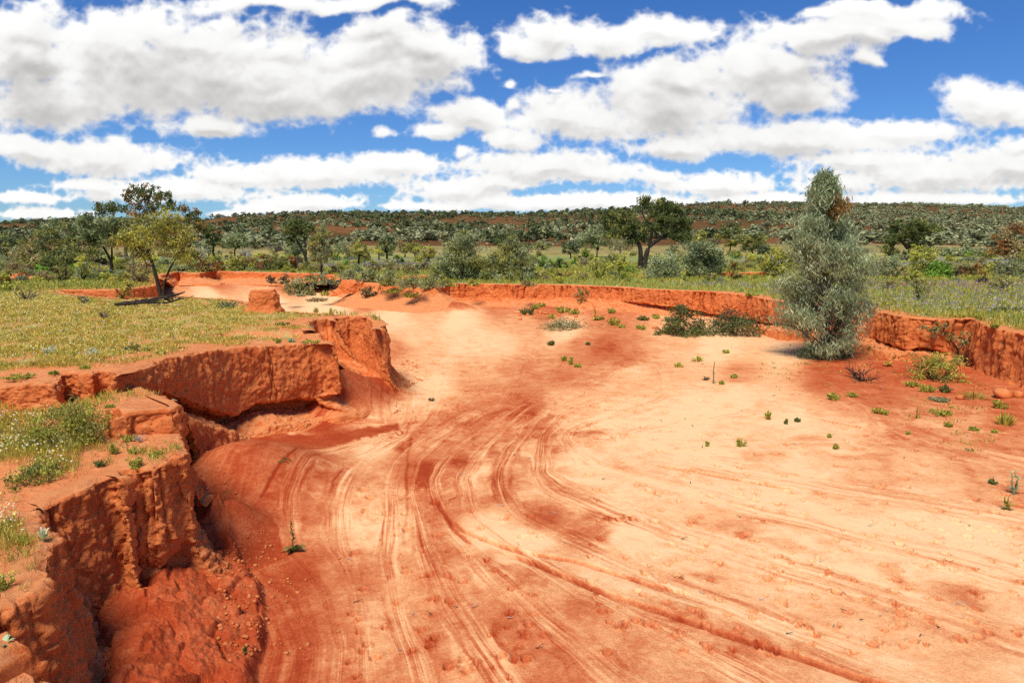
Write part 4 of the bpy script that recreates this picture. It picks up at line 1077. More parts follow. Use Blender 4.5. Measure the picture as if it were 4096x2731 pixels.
# ---- trees and bushes of the left half, nearest first
b_ = on_plain(163, 298.2); s_ = b_[1] * CT / F / TS; H, W = size(b_, 163, 211, 80)
plant('acacia_tree', b_, H, W, 'round', 'olive', 'yellow', 'leaning yellow-green tree beside the dead log on the left bank', 'tree', mix2=.42, cover=1.35, leaf=.05, clump=.15, nc=110, trunk_r=.06, mode='up',
      lobes=tile_lobes(b_, (1500,1265), [(1480,610,210,110),(1330,690,150,110),(1640,640,140,130),(1120,710,90,60),(1200,760,110,60),(1290,860,130,60),(1700,800,90,90),(1480,780,190,90),(1570,530,110,60),(1660,900,100,55)]),
      trunks=tile_paths(b_, T1, (1500,1265), [([(1490,1275),(1472,1150),(1440,1000),(1400,850)], .062, .036), ([(1500,1240),(1510,1120),(1600,950),(1710,830)], .036, .016), ([(1480,1150),(1560,1080),(1620,1050)], .018, .008)]))
b_ = on_plain(135, 262.5); H, W = size(b_, 135, 181, 105)
plant('eucalypt_tree', b_, H, W, 'round', 'dark', 'bronze', 'tallest tree of the left half, with airy bronze upper foliage against the sky', 'tree', mix2=.35, cover=1.35, leaf=.12, clump=.10, nc=150, trunk_r=.17, bark='bark_g', mode='droop',
      lobes=tile_lobes(b_, (1240,930), [(1290,320,115,120),(1400,300,90,80),(1540,360,90,95),(1280,480,110,90),(1780,470,75,90),(1000,450,120,80),(1080,420,80,60),(1450,440,90,80),(1620,450,70,60),(1800,590,120,60),(1880,640,60,70)]),
      trunks=tile_paths(b_, T1, (1240,930), [([(1170,945),(1150,840),(1180,700),(1240,580)], .17, .10), ([(1225,945),(1210,860),(1320,700),(1420,540)], .15, .07), ([(1320,700),(1560,640),(1720,560)], .08, .05), ([(1180,700),(1060,600),(1000,520)], .07, .04)]))
b_ = on_plain(112, 273.5); H, W = size(b_, 112, 213, 48)
plant('grey_tree', b_, H, W, 'round', 'greygreen', 'dark', 'grey-green tree with a dark leaning trunk left of the yellow-green tree', 'tree', mix2=.35, cover=2.1, leaf=.08, clump=.16, nc=90, trunk_r=.10,
      lobes=tile_lobes(b_, (1030,1040), [(960,600,170,90),(850,600,90,90),(1080,620,110,120),(880,700,110,80),(1000,720,140,80),(820,540,60,50)]),
      trunks=tile_paths(b_, T1, (1030,1040), [([(1030,1045),(1035,940),(1010,870),(930,720)], .10, .05), ([(1035,930),(1045,820),(1040,700)], .06, .035), ([(960,780),(900,660),(860,600)], .045, .02)]))
put('gnarled_tree', 86, 266, 223, 30, 'flat', 'dark', 'dark gnarled tree with a long black horizontal branch behind the grey-green trees', 'tree', cb=.3, leaf=.1, nc=36)
put('olive_tree', 57, 270, 219.5, 36, 'round', 'greygreen', 'tall soft olive-grey tree left of the dark gnarled tree', 'tree', mat2='olive', mix2=.5, cb=.1, leaf=.08, cover=2.4)
put('rounded_bush', 61, 271, 248, 36, 'round', 'olive', 'dense olive bush at the foot of the soft olive-grey tree', 'bush', mat2='dark', mix2=.5, cover=2.6)
put('scrub_tree', 34, 270, 238.5, 34, 'round', 'brownscrub', 'brownish scrubby tree between the olive-grey tree and the left edge trees', 'tree', mat2='olive', mix2=.45, cb=.12)
put('shade_tree', 8, 262, 232.5, 30, 'round', 'bluedark', 'dark rounded tree cut by the left edge of the picture', 'tree', mat2='olive', mix2=.3, cb=.2)
put('pale_bush', 17, 268.5, 247, 19, 'dome', 'greygreen', 'pale grey-green bush under the brownish scrubby tree', mat2='olive')
put('green_shrub', 41.5, 276.5, 264, 14, 'dome', 'bright', 'bright green round shrub beside a patch of bare red earth, far left', cover=2.8)
put('green_shrub', 75, 275, 264.5, 9, 'dome', 'bright', 'small bright green shrub behind the yellow upright bush', cover=2.8)
put('olive_bush', 64, 281.5, 267, 19, 'vase', 'olive', 'open olive bush with dark twigs in front of the bright green shrubs', mat2='darkdry', mix2=.25, cover=1.8)
put('upright_bush', 85, 281.5, 256, 13, 'vase', 'yellow', 'narrow upright yellow-green bush left of the leaning grey tree trunk', mat2='olive', mix2=.4, cover=1.9)
put('low_bush', 100, 279.5, 267, 20, 'dome', 'bluedark', 'low wide dark green bush beside the leaning dark trunk', mat2='olive', mix2=.4)
put('small_tree', 91, 267, 245, 16, 'round', 'olive', 'small olive tree behind the narrow yellow-green bush', 'tree', mat2='brownscrub', mix2=.3, cb=.2)
put('round_bush', 120.5, 274, 262.5, 13, 'dome', 'olive', 'round olive bush right of the leaning dark trunk')
put('round_bush', 140, 283.5, 262, 26, 'vase', 'brownscrub', 'brown twiggy scrub behind the yellow-green tree trunk', mat2='redleaf', mix2=.15, cover=1.3, bark='bark_g')
put('round_bush', 131, 277, 266, 18, 'dome', 'olive', 'olive scrub between the leaning dark trunk and the brown twiggy scrub', mat2='brownscrub', mix2=.5)
put('feathery_bush', 123.5, 298.6, 275, 21, 'vase', 'yellow', 'feathery yellow-olive bush before the low red scarp left of the leaning tree', mat2='olive', mix2=.45, cover=1.5, leaf=.04)
put('feathery_bush', 3, 291, 270, 18, 'dome', 'olive', 'green shrub at the left edge on the flowery bank', mat2='weed', mix2=.4)
put('feathery_bush', 12, 279, 268, 18, 'dome', 'olive', 'olive shrub near the left edge in front of the red bare patch', mat2='brownscrub', mix2=.4, cover=1.6)
put('feathery_bush', 50, 274, 265, 12, 'dome', 'brownscrub', 'small brownish bush right of the bright green round shrub', mat2='olive', mix2=.4, cover=1.6)
# scrub along the far bend
put('slender_tree', 214.5, 261.5, 223.5, 15, 'flat', 'dark', 'slender dark tree with a flat top and bare straight trunk left of the bend', 'tree', cb=.42, leaf=.12, trunk_r=.11, cover=2.4)
put('broad_tree', 235, 256, 232.5, 27, 'flat', 'dark', 'broad dark tree with forked trunk at the foot of the left hillside', 'tree', mat2='greygreen', mix2=.35, cb=.35, fork=.25)
put('grey_tree', 209, 256, 239, 11, 'round', 'greygreen', 'small grey-green tree between the slender dark tree and the dead white tree', 'tree', cb=.15)
put('mixed_shrub', 203, 271.5, 257.5, 26, 'dome', 'olive', 'olive and rust shrub above the far red scarp, left end', mat2='redleaf', mix2=.35)
put('mixed_shrub', 192, 270, 261, 14, 'dome', 'weed', 'pale green shrub left of the olive and rust shrub', mat2='olive', mix2=.5)
put('mixed_shrub', 234, 270.5, 254.5, 23, 'dome', 'olive', 'rounded olive-yellow shrub in the middle of the row above the far scarp', mat2='yellow', mix2=.35)
put('rust_shrub', 218, 270.8, 260, 13, 'dome', 'redleaf', 'rust red shrub between two olive shrubs above the far scarp', mat2='olive', mix2=.2)
put('rust_shrub', 250, 270, 255.5, 16, 'dome', 'redleaf', 'rust brown shrub right of the rounded olive-yellow shrub', mat2='olive', mix2=.3)
put('rust_shrub', 264, 270.5, 257, 17, 'dome', 'redleaf', 'dark rust shrub at the left foot of the large olive bush', mat2='dark', mix2=.4)
put('large_bush', 275, 270.5, 250.5, 26, 'dome', 'olive', 'large olive bush flanked by rust shrubs above the far scarp', mat2='dark', mix2=.35)
put('rust_shrub', 290, 269.5, 255.5, 14, 'dome', 'redleaf', 'rust red shrub at the right foot of the large olive bush', mat2='olive', mix2=.15)
put('rust_shrub', 306, 270.5, 260.5, 15, 'dome', 'olive', 'low olive and rust shrub under the tall twisted dark tree', mat2='redleaf', mix2=.35)
b_ = on_plain(306.5, 262); H, W = size(b_, 305, 218.5, 31)
plant('twisted_tree', b_, H, W, 'round', 'dark', 'olive', 'tall twisted dark tree with clumped foliage beside the feathery grey tree', 'tree', mix2=.18, cover=2.0, leaf=.12, clump=.17, nc=60, trunk_r=.16,
      lobes=tile_lobes(b_, (480,925), [(440,575,110,45),(360,610,80,55),(510,600,70,50),(345,710,60,45),(400,680,60,40),(480,660,50,50),(330,650,50,40)]),
      trunks=tile_paths(b_, T2, (480,925), [([(480,930),(470,850),(420,770),(380,690)], .16, .08), ([(475,880),(485,780),(460,680),(440,600)], .12, .06)]))
put('feathery_tree', 321.5, 274, 224, 25, 'round', 'greygreen', 'feathery grey-olive tree on a thin dark trunk by the far bend', 'tree', mat2='olive', mix2=.35, cb=.14, cover=2.5, leaf=.07, trunk_r=.07, mode='up')
put('pale_tree', 295, 261.5, 242, 21, 'flat', 'greygreen', 'pale grey tree just left of the tall twisted tree', 'tree', cb=.35, bark='bark_g')
put('pale_tree', 338, 258.5, 241, 18, 'round', 'greygreen', 'pale olive-grey tree behind and right of the feathery tree', 'tree', mat2='olive', mix2=.3, cb=.3, bark='bark_g')
put('pale_tree', 349, 264, 240.5, 18, 'vase', 'brownscrub', 'thin pale tree with bare grey stems left of the leaning yellow tree', 'tree', mat2='greygreen', mix2=.5, cb=.3, cover=1.2, bark='bark_w')
put('leaning_tree', 358, 265.5, 238.5, 19, 'flat', 'yellow', 'leaning yellow-olive tree with dark slanting trunk in mid plain', 'tree', mat2='olive', mix2=.5, cb=.35, lean=.18, cover=1.9, trunk_r=.09)
put('yellow_tree', 379, 260, 241, 15, 'flat', 'yellow', 'small bright yellow tree left of the dark forked tree', 'tree', cb=.4, mat2='olive', mix2=.2)
put('forked_tree', 387, 262.8, 233.5, 18, 'round', 'dark', 'dark forked tree beside the small bright yellow tree', 'tree', mat2='greygreen', mix2=.25, cb=.35, trunk_r=.12)
put('bright_bush', 337, 260.3, 253, 10, 'dome', 'bright', 'tiny yellow-green bush right of the feathery tree', mat2='yellow', mix2=.4)
put('bright_bush', 346, 267, 258, 8, 'dome', 'bright', 'tiny bright green bush below the thin pale tree', mat2='yellow', mix2=.3)
put('bright_bush', 399, 264, 254.5, 12, 'dome', 'bright', 'dark-shaded green bush right of the dark forked tree', mat2='dark', mix2=.4)
put('plain_tree', 405, 257.5, 242.5, 15, 'round', 'olive', 'olive tree standing left in the pair before the bare red hillside', 'tree', mat2='brownscrub', mix2=.4, cb=.3)
put('plain_tree', 415, 259, 242.5, 17, 'round', 'olive', 'olive-gold tree standing right in the pair before the bare red hillside', 'tree', mat2='yellow', mix2=.3, cb=.3)
put('yellow_tree', 430, 263.5, 244, 19, 'round', 'yellow', 'yellow tree with a dark slanting trunk left of the weeping bush', 'tree', mat2='brownscrub', mix2=.3, cb=.25, lean=-.2, cover=1.7)
put('yellow_tree', 365, 262, 250, 12, 'round', 'brownscrub', 'small drab tree half hidden by the leaning yellow-olive tree', 'tree', mat2='olive', mix2=.5, cb=.2)
b_ = on_plain(462, 280); H, W = size(b_, 459, 230.5, 52)
plant('weeping_bush', b_, H, W, 'round', 'greygreen', 'olive', 'big weeping grey-green eucalypt bush left of its twin', 'bush', mix2=.3, cover=2.5, leaf=.10, clump=.16, nc=110, mode='droop', part=('stems', 'foliage'),
      lobes=tile_lobes(b_, (1890,1100), [(1920,760,110,100),(1860,860,150,110),(1990,880,130,120),(1740,980,120,110),(1900,1020,170,80),(2050,1000,120,90),(1690,1050,80,70),(1930,700,50,50)]),
      trunks=tile_paths(b_, T2, (1890,1100), [([(1890,1105),(1900,980),(1920,840)], .05, .02), ([(1880,1105),(1800,1000),(1740,950)], .04, .015), ([(1900,1105),(1980,1000),(2020,900)], .04, .015)]))
b_ = on_plain(501, 280.5); H, W = size(b_, 500, 238, 58)
plant('weeping_bush', b_, H, W, 'round', 'greygreen', 'olive', 'big weeping grey-olive eucalypt bush directly above the corner of the long red bank', 'bush', mix2=.5, cover=2.5, leaf=.10, clump=.15, nc=110, mode='droop', part=('stems', 'foliage'),
      lobes=tile_lobes(b_, (2250,1100), [(2351,800,90,80),(2420,900,110,120),(2300,920,130,110),(2180,980,110,100),(2480,1000,80,80),(2260,1040,170,60),(2400,1040,140,60),(2340,740,45,40)]),
      trunks=tile_paths(b_, T2, (2250,1100), [([(2260,1105),(2300,960),(2340,840)], .05, .02), ([(2250,1105),(2200,1010),(2180,960)], .04, .015), ([(2270,1105),(2380,1000),(2430,930)], .04, .015)]))
put('hazy_tree', 507, 251, 229.5, 27, 'flat', 'dark', 'dark spreading tree at the hill foot behind the weeping bushes', 'tree', cb=.25, mat2='bluedark', mix2=.4)
# grey scrub in the middle of the bend
for i, (x, y, t, w, m, l) in enumerate([
    (300,295.5,276,27,'greygreen','grey willowy shrub beside the far sand, in front of the far scarp'), (285,284,274,14,'darkdry','dark dry scrub against the left part of the far red scarp'),
    (271,283,275,10,'darkdry','small dark scrub against the far red scarp'), (312,281,273.5,13,'darkdry','dark dry scrub below the trunk of the feathery tree'),
    (325,284,272,20,'greygreen','grey shrub at the right end of the far scarp'), (336,273.5,265,11,'brownscrub','small grey-brown scrub right of the feathery tree'),
    (349,281,268,20,'greygreen','grey scrub just left above the rooted mound'), (371,282,268,24,'greygreen','grey-blue scrub behind the rooted mound'),
    (391,285,271,24,'greygreen','grey scrub behind the narrow strip of green grass'), (408,274,262.5,17,'brownscrub','brown-green scrub left of the yellow slanting tree'),
    (392,271.5,262.5,16,'brownscrub','drab scrub in front of the dark-shaded green bush'), (413,288,275,26,'greygreen','grey scrub left of the corner of the long red bank'),
    (434,287,274,24,'greygreen','grey scrub touching the corner of the long red bank'), (425,271,263,12,'darkdry','small dark scrub under the yellow slanting tree'),
    (358,274,264,18,'greygreen','soft grey scrub in front of the leaning yellow-olive tree'), (376,272,264,14,'brownscrub','low drab scrub below the dark forked tree'),
    (309,268,261,9,'weed','small pale green scrub below the twisted tree')]):
    put('grey_scrub', x, y, t, w, 'dome', m, l, 'bush', mat2='olive' if m != 'darkdry' else 'brownscrub', mix2=.3, cover=1.9)
for i_, (x, y, t, w, m, l) in enumerate([(446,285.5,279.5,16,'weed','yellow-green scrub on the very corner of the long red bank'),(428,287,280.5,14,'greygreen','grey shrub on the lip left of the corner of the long red bank'),(386,285.5,279,14,'olive','olive shrub on the low lip right of the rooted mound'),(405,286,279.5,15,'brownscrub','drab shrub on the lip behind the green patch in mid creek'),(474,285,279,13,'weed','low green scrub on the long bank top right of its corner'),(529,285.5,280,14,'brownscrub','straw scrub on the top edge of the long bank, under the second weeping bush')]):
    put('lip_shrub', x, y, t, w, 'dome', m, l, 'bush', mat2='olive', mix2=.3)
put('flowering_shrub', 358, 295, 284.5, 13, 'dome', 'silver', 'silvery pale shrub right of the rooted mound', mat2='greygreen', mix2=.3, where=lambda x, y: unproj(x, y, .45))
put('dark_scrub', 369.5, 300.3, 287, 18, 'vase', 'darkdry', 'dark scrub with green tips right of the silvery pale shrub', mat2='olive', mix2=.25, where=lambda x, y: unproj(x, y, .33), cover=1.7)
weed('tuft', on_bed(325, 295.5), .85, .34, 'grass_g', 'bright green grassy clump left of the rooted mound', 'grass clump', 'grass_clump', mat2=None)
weed('tuft', on_bed(350, 297), .3, .2, 'weed', 'small green clump below the rooted mound', 'grass clump', 'grass_clump')
weed('leafy', on_bed(317, 301), 1.05, .16, 'brownscrub', 'flat brown dry plants beside the pale far sand', 'plant', 'dry_plant')
weed('leafy', on_bed(351, 303), .3, .14, 'brownscrub', 'small brown plant at the edge of the sand below the rooted mound', 'plant', 'dry_plant')
for x, y, z_, w, m, l in ((393, 292.6, .66, .9, 'grass_g', 'low green patch on the slope right of the rooted mound, left one of three'), (411, 297, .56, .9, 'weed', 'low green patch on the slope below the low lip, middle one of three'), (425, 294, .6, .8, 'grass_g', 'low green patch nearest the corner of the long red bank, right one of three')):
    weed('leafy', unproj(x, y, z_ + .03), w, .2, m, l, 'plant', 'low_plant')

# ---- trees and bushes of the right half
b_ = on_plain(642.5, 269.5); H, W = size(b_, 643, 197.5, 90); s_ = b_[1] * CT / F / TS
plant('spreading_tree', b_, H, W, 'round', 'dark', 'olive', 'big dark spreading tree with gnarled black limbs on the right-hand plain', 'tree', mix2=.25, cover=2.6, leaf=.075, clump=.09, nc=230, trunk_r=.2, limb=1.1, mode='up',
      lobes=tile_lobes(b_, (1200,1005), [(1290,400,130,55),(1400,430,90,60),(1180,390,50,30),(1450,520,130,80),(1560,600,90,90),(1340,520,110,60),(980,500,140,50),(900,560,90,70),(1040,560,110,70),(960,640,110,60),(1090,650,70,60),(1500,680,110,60),(1400,620,110,60),(1200,700,80,55),(1590,690,60,40),(850,560,40,70),(940,690,90,45),(1560,720,80,40),(1090,720,60,40),(1250,620,90,60)]),
      trunks=tile_paths(b_, T3, (1200,1005), [([(1182,1010),(1180,900),(1175,790),(1130,730),(1050,690),(960,670)], .17, .07), ([(1218,1010),(1222,900),(1250,790),(1330,735),(1420,690),(1500,660)], .18, .07),
             ([(1250,790),(1275,690),(1280,600),(1210,560),(1180,470)], .11, .04), ([(1280,640),(1330,540),(1360,450)], .08, .03), ([(1130,730),(1060,600),(990,540)], .07, .03), ([(1420,690),(1500,590),(1560,560)], .06, .025)]))
put('vase_tree', 597, 257, 225.5, 31, 'flat', 'greygreen', 'grey vase-shaped tree with fanning limbs left of the big spreading tree', 'tree', mat2='dark', mix2=.3, cb=.32, fork=.18, trunk_r=.1, cover=2.0)
put('neat_tree', 543.5, 254.5, 239.3, 16, 'flat', 'olive', 'small neat flat-topped tree on the yellow slope', 'tree', mat2='greygreen', mix2=.4, cb=.4)
put('blue_tree', 570.5, 258.5, 239.3, 18, 'round', 'bluedark', 'dark blue-green tree on the yellow slope', 'tree', cb=.1, cover=2.6, mat2='dark', mix2=.3)
put('ball_bush', 586, 258.3, 247.4, 13, 'dome', 'olive', 'round green bush right of the dark blue-green tree', mat2='bright', mix2=.4, cover=2.8)
put('dark_bush', 543.5, 268.5, 255.5, 17, 'dome', 'bright', 'left of two dense green bushes behind the lavender flowers', mat2='dark', mix2=.5, cover=2.8)
put('dark_bush', 559.5, 269, 257, 15, 'dome', 'bright', 'right of two dense green bushes behind the lavender flowers', mat2='dark', mix2=.5, cover=2.8)
put('dark_bush', 548.5, 270, 262, 9, 'dome', 'greygreen', 'small grey-green bush in front of the two dense green bushes', cover=2.6)
put('dark_bush', 574, 265, 258.8, 7, 'dome', 'bright', 'tiny bright bush right of the two dense green bushes', cover=2.8)
put('dark_bush', 583, 265.5, 258, 11, 'dome', 'brownscrub', 'grey-brown low bush below the round green bush', mat2='greygreen', mix2=.5)
put('dark_bush', 611, 264.5, 253.5, 16, 'dome', 'olive', 'dark olive bush left of the big tree trunk, in the distance', mat2='dark', mix2=.5)
put('dark_bush', 531, 262, 254, 14, 'dome', 'olive', 'olive bush behind the two dense green bushes', mat2='bright', mix2=.3)
put('airy_bush', 600, 279.5, 261, 21, 'vase', 'weed', 'airy pale green bush behind the long red bank, left of the thin sapling', mat2='olive', mix2=.4, cover=1.5)
put('thin_tree', 619, 279.5, 255.5, 17, 'vase', 'yellow', 'thin pale yellow-green sapling before the big spreading tree', 'tree', cb=.35, cover=1.2, mat2='weed', mix2=.5)
put('green_bush', 629, 273, 262.5, 12, 'dome', 'bright', 'green bush close to the left of the big spreading trunk', mat2='olive', mix2=.4)
put('green_bush', 626, 279.5, 272, 13, 'dome', 'weed', 'low bright bush under the thin pale sapling', mat2='bright', mix2=.4)
put('green_bush', 666, 278, 269.5, 12, 'dome', 'bright', 'low green bush at the left foot of the silver-grey bush', mat2='olive', mix2=.3)
put('drab_tree', 620, 256.5, 234.5, 25, 'round', 'brownscrub', 'brown-grey tree between the vase-shaped tree and the big spreading tree', 'tree', mat2='greygreen', mix2=.4, cb=.25, bark='bark_w', cover=1.6)
put('grey_bush', 674, 252.5, 244, 16, 'dome', 'greygreen', 'distant grey bush right of the big spreading trunk')
b_ = on_plain(703, 277); H, W = size(b_, 701, 239, 48)
plant('silver_bush', b_, H, W, 'round', 'greygreen', 'bluedark', 'large silver-grey leafy bush right of the big spreading tree', 'bush', mix2=.3, cover=2.6, leaf=.08, clump=.15, nc=110, part=('stems', 'foliage'),
      lobes=tile_lobes(b_, (1760,1060), [(1700,800,140,80),(1830,830,110,110),(1780,950,150,90),(1640,900,110,90),(1880,930,70,100),(1700,1020,110,50)]),
      trunks=tile_paths(b_, T3, (1760,1060), [([(1770,1065),(1780,950),(1800,860)], .05, .02), ([(1760,1065),(1680,950),(1650,880)], .04, .015)]))
put('silver_bush', 663, 278.5, 251, 40, 'dome', 'greygreen', 'lighter loose grey bush in front of the large silver-grey bush', mat2='silver', mix2=.25, cover=1.9)
put('feather_bush', 684, 281, 271, 16, 'dome', 'weed', 'low straw-green bush under the silver-grey bushes', mat2='olive', mix2=.4, cover=1.5)
put('feather_bush', 712, 282, 272, 20, 'dome', 'brownscrub', 'low straw-coloured scrub right below the large silver-grey bush', mat2='weed', mix2=.5, cover=1.4)
put('feather_bush', 582, 281, 272.5, 18, 'dome', 'brownscrub', 'low straw-coloured scrub left of the airy pale green bush', mat2='weed', mix2=.5, cover=1.3)
put('feather_bush', 541, 279.5, 270.5, 20, 'dome', 'brownscrub', 'low straw-coloured scrub right of the twin weeping bushes', mat2='weed', mix2=.4, cover=1.3)
put('tall_tree', 730, 254.5, 222, 21, 'round', 'olive', 'tall olive tree with a slim trunk right of the silver-grey bush', 'tree', mat2='dark', mix2=.45, cb=.2, cover=2.5)
put('dome_tree', 752, 255, 234, 27, 'round', 'olive', 'dome-shaped olive tree right of the tall olive tree', 'tree', mat2='dark', mix2=.5, cb=.1, cover=2.5)
put('dome_tree', 767, 255.5, 242, 16, 'dome', 'bluedark', 'blue-green dome-shaped tree beside the sapling', 'tree', cover=2.5)
put('gold_tree', 700, 253.5, 230, 23, 'flat', 'yellow', 'gold-olive tree crown rising behind the silver-grey bush', 'tree', mat2='olive', mix2=.6, cb=.3)
put('rust_bush', 736, 279.5, 262, 16, 'vase', 'olive', 'olive and rust bush before the small red scarp', mat2='redleaf', mix2=.35, cover=2.0)
put('tiny_bush', 737, 259, 251, 9, 'dome', 'bright', 'small green bush at the foot of the tall olive tree', mat2='weed', mix2=.4)
put('tiny_bush', 754, 261, 254.5, 8, 'dome', 'bright', 'small green bush below the dome-shaped olive tree', mat2='weed', mix2=.4)
put('tiny_bush', 746, 266.5, 259, 10, 'dome', 'brownscrub', 'small drab bush on the purple flowers beyond the small red scarp', mat2='olive', mix2=.4)
put('gold_bush', 776, 277, 245, 30, 'round', 'yellow', 'gold-olive bush half hidden behind the left side of the sapling', mat2='olive', mix2=.55, cover=2.2)
b_ = on_plain(910, 252.5); H, W = size(b_, 910, 213.5, 60)
plant('oak_like_tree', b_, H, W, 'round', 'dark', 'olive', 'broad dark tree with dense crown and arching trunk right of the sapling', 'tree', mix2=.3, cover=2.3, leaf=.2, clump=.11, nc=110, trunk_r=.35,
      lobes=tile_lobes(b_, (1330,850), [(1330,560,180,60),(1480,580,110,60),(1200,600,100,60),(1400,650,140,50),(1170,700,90,60),(1290,690,100,60),(1380,750,70,50),(1130,780,70,50),(1560,600,50,40)]),
      trunks=tile_paths(b_, T4, (1330,850), [([(1340,850),(1320,790),(1270,740),(1220,690)], .33, .16), ([(1310,790),(1380,680),(1450,640)], .2, .1), ([(1270,740),(1260,640),(1300,570)], .15, .08)]))
put('brown_cone', 892, 253.5, 242, 12, 'cone', 'redleaf', 'rust brown cone-shaped dead bush under the broad dark tree', mat2='brownscrub', mix2=.4, cover=3)
put('bronze_tree', 1012, 260, 224, 36, 'round', 'redleaf', 'bronze brown rounded tree at the right edge', 'tree', mat2='brownscrub', mix2=.5, cb=.03, cover=2.6)
put('umbrella_bush', 921, 276, 248.5, 29, 'vase', 'yellow', 'pale yellow-green bush on thin stems behind the bright green bush', mat2='weed', mix2=.4, cover=1.6, cb=.2)
put('bright_ball', 939, 277.5, 258.5, 26, 'dome', 'bright', 'vivid bright green ball-shaped bush on the right plain', mat2='dark', mix2=.18, cover=3.2, leaf=.035)
put('ashy_bush', 889, 277.5, 252, 32, 'dome', 'brownscrub', 'ash-grey bush right of the sapling', mat2='greygreen', mix2=.6, cover=2.2)
put('ember_bush', 968, 277, 263.5, 27, 'dome', 'redleaf', 'low rust red bush right of the vivid green bush', mat2='dark', mix2=.25, cover=2.4)
put('ember_bush', 988, 269, 261.5, 10, 'dome', 'redleaf', 'small rust bush beyond the purple flower field', mat2='olive', mix2=.4)
put('edge_bush', 1010, 277.5, 256, 34, 'dome', 'greygreen', 'pale grey-green bush at the right edge below the bronze tree', mat2='brownscrub', mix2=.3, cover=2.0)
put('olive_shrub', 911, 286, 268.5, 18, 'vase', 'olive', 'olive shrub in front of the pale yellow-green bush', mat2='weed', mix2=.4, cover=1.6)
put('twiggy_shrub', 918, 300.5, 280, 22, 'vase', 'olive', 'twiggy olive shrub among purple flowers right of the sapling', mat2='brownscrub', mix2=.4, cover=.9)
put('twiggy_shrub', 1000, 291, 278.5, 18, 'vase', 'brownscrub', 'twiggy brown-green shrub among purple flowers near the right edge', mat2='olive', mix2=.5, cover=1.1)
put('twiggy_shrub', 888, 290, 281, 18, 'vase', 'olive', 'low twiggy shrub on red soil close to the sapling', mat2='brownscrub', mix2=.4, cover=1.0)
put('speck_bush', 970, 257.5, 250.5, 9, 'dome', 'bright', 'small bright bush at the near edge of the far grey trees', mat2='weed', mix2=.3)
put('speck_bush', 960, 264, 257, 9, 'dome', 'weed', 'small yellow-green bush beside the purple field', mat2='olive', mix2=.3)
put('speck_bush', 907, 260, 249.5, 16, 'dome', 'bluedark', 'dark bush under the left limb of the broad dark tree', mat2='greygreen', mix2=.3)
put('speck_bush', 988, 259, 251, 10, 'dome', 'olive', 'small olive bush left of the bronze tree', mat2='weed', mix2=.3)
for x, t, w, l in ((935,245,24,'grey tree directly right of the broad dark trunk, at the hill foot'), (954,245.5,24,'second grey tree right of the broad dark trunk, at the hill foot'), (972,246,24,'third grey tree right of the broad dark trunk, at the hill foot'), (990,246.5,22,'grey tree left of the bronze tree, at the hill foot')):
    put('hazy_grey_tree', x, 255.5, t, w, 'dome', 'greygreen', l, 'tree', group='grey trees along the hill foot')
# dead and bare plants
def bare(rx, ry, top, w, mat, label, name='bare_shrub', where=on_plain, cat='dead shrub', seed=None):
    b_ = where(rx, ry); H, W = size(b_, rx, top, w); return weed('twig', b_, W, H, mat, label, cat, name, seed)
bare(26, 300.3, 283.5, 21, 'bark_g', 'bare grey twiggy shrub on the flowery left bank')
bare(19, 281.5, 269.5, 17, 'bark_g', 'bare twiggy shrub in front of the pale left bushes')
bare(84, 303.5, 291.5, 10, 'bark_g', 'small bare twig plant on the left bank before the low scarp')
bare(200, 259, 240.5, 15, 'bark_w', 'dead white tree left of the slender dark tree', 'dead_tree', cat='dead tree')
bare(246, 257, 241, 12, 'bark_w', 'dead white tree right of the broad dark forked tree', 'dead_tree', cat='dead tree')
bare(274, 253, 236, 11, 'bark_g', 'faint bare grey tree above the large olive bush', 'dead_tree', cat='dead tree')
bare(378, 269, 262, 22, 'bark_d', 'black fallen branch lying in mid plain below the dark forked tree', 'fallen_branch', cat='branch')
bare(562, 277.5, 271.5, 21, 'bark_d', 'black heap of fallen branches behind the long red bank', 'fallen_branch', cat='branch')
bare(104, 319, 308, 6, 'bark_g', 'tiny bare stem among the daisies on the left bank', 'bare_sapling', cat='dead plant')
bare(45, 280.5, 270.5, 8, 'bark_g', 'thin bare sapling near the bright green round shrub', 'bare_sapling', cat='dead plant')
# ---- dead log beside the leaning tree
b_ = on_plain(155, 306.2) + np.array([0, 0, .05]); s_ = b_[1] * CT / F / TS; mb = MB(); rs = np.random.RandomState(4)
def lt(pts, r0, r1, n=16, sd=10):
    pa = np.array([((x - 1424) * s_, (sd_ if False else (yy)) , max(.01, (1345 - y) * s_ * .92)) for x, y, yy in pts], float)
    tt = np.linspace(0, 1, n); p_ = smooth1(np.stack([np.interp(tt, np.linspace(0, 1, len(pa)), pa[:, i]) for i in range(3)], -1), 2)
    p_ += rs.normal(size=p_.shape) * .004
    add_tube(mb, p_, np.linspace(r0, r1, n) * 1.2 * (1 + .18 * rs.normal(size=n)), 9)
LS = 1.5
lt([(1110,1365,-.25),(1230,1318,-.15),(1330,1310,-.06),(1450,1285,.02),(1560,1262,.08),(1640,1245,.1),(1685,1225,.12)], .032, .012)
lt([(1160,1362,-.30),(1260,1330,-.2),(1360,1325,-.12),(1480,1325,-.08),(1570,1330,-.05),(1650,1290,.0),(1668,1278,.0)], .026, .008)
lt([(1270,1320,-.1),(1400,1300,-.02),(1500,1275,.05),(1590,1290,.0),(1620,1310,-.05)], .036, .010)
lt([(1190,1345,-.2),(1300,1330,-.16),(1420,1312,-.1),(1540,1300,-.05)], .024, .012)
lt([(1500,1290,.1),(1540,1330,.2),(1600,1300,.25),(1660,1300,.2)], .018, .006); lt([(1380,1310,.0),(1330,1290,.1),(1290,1300,.2)], .014, .006)
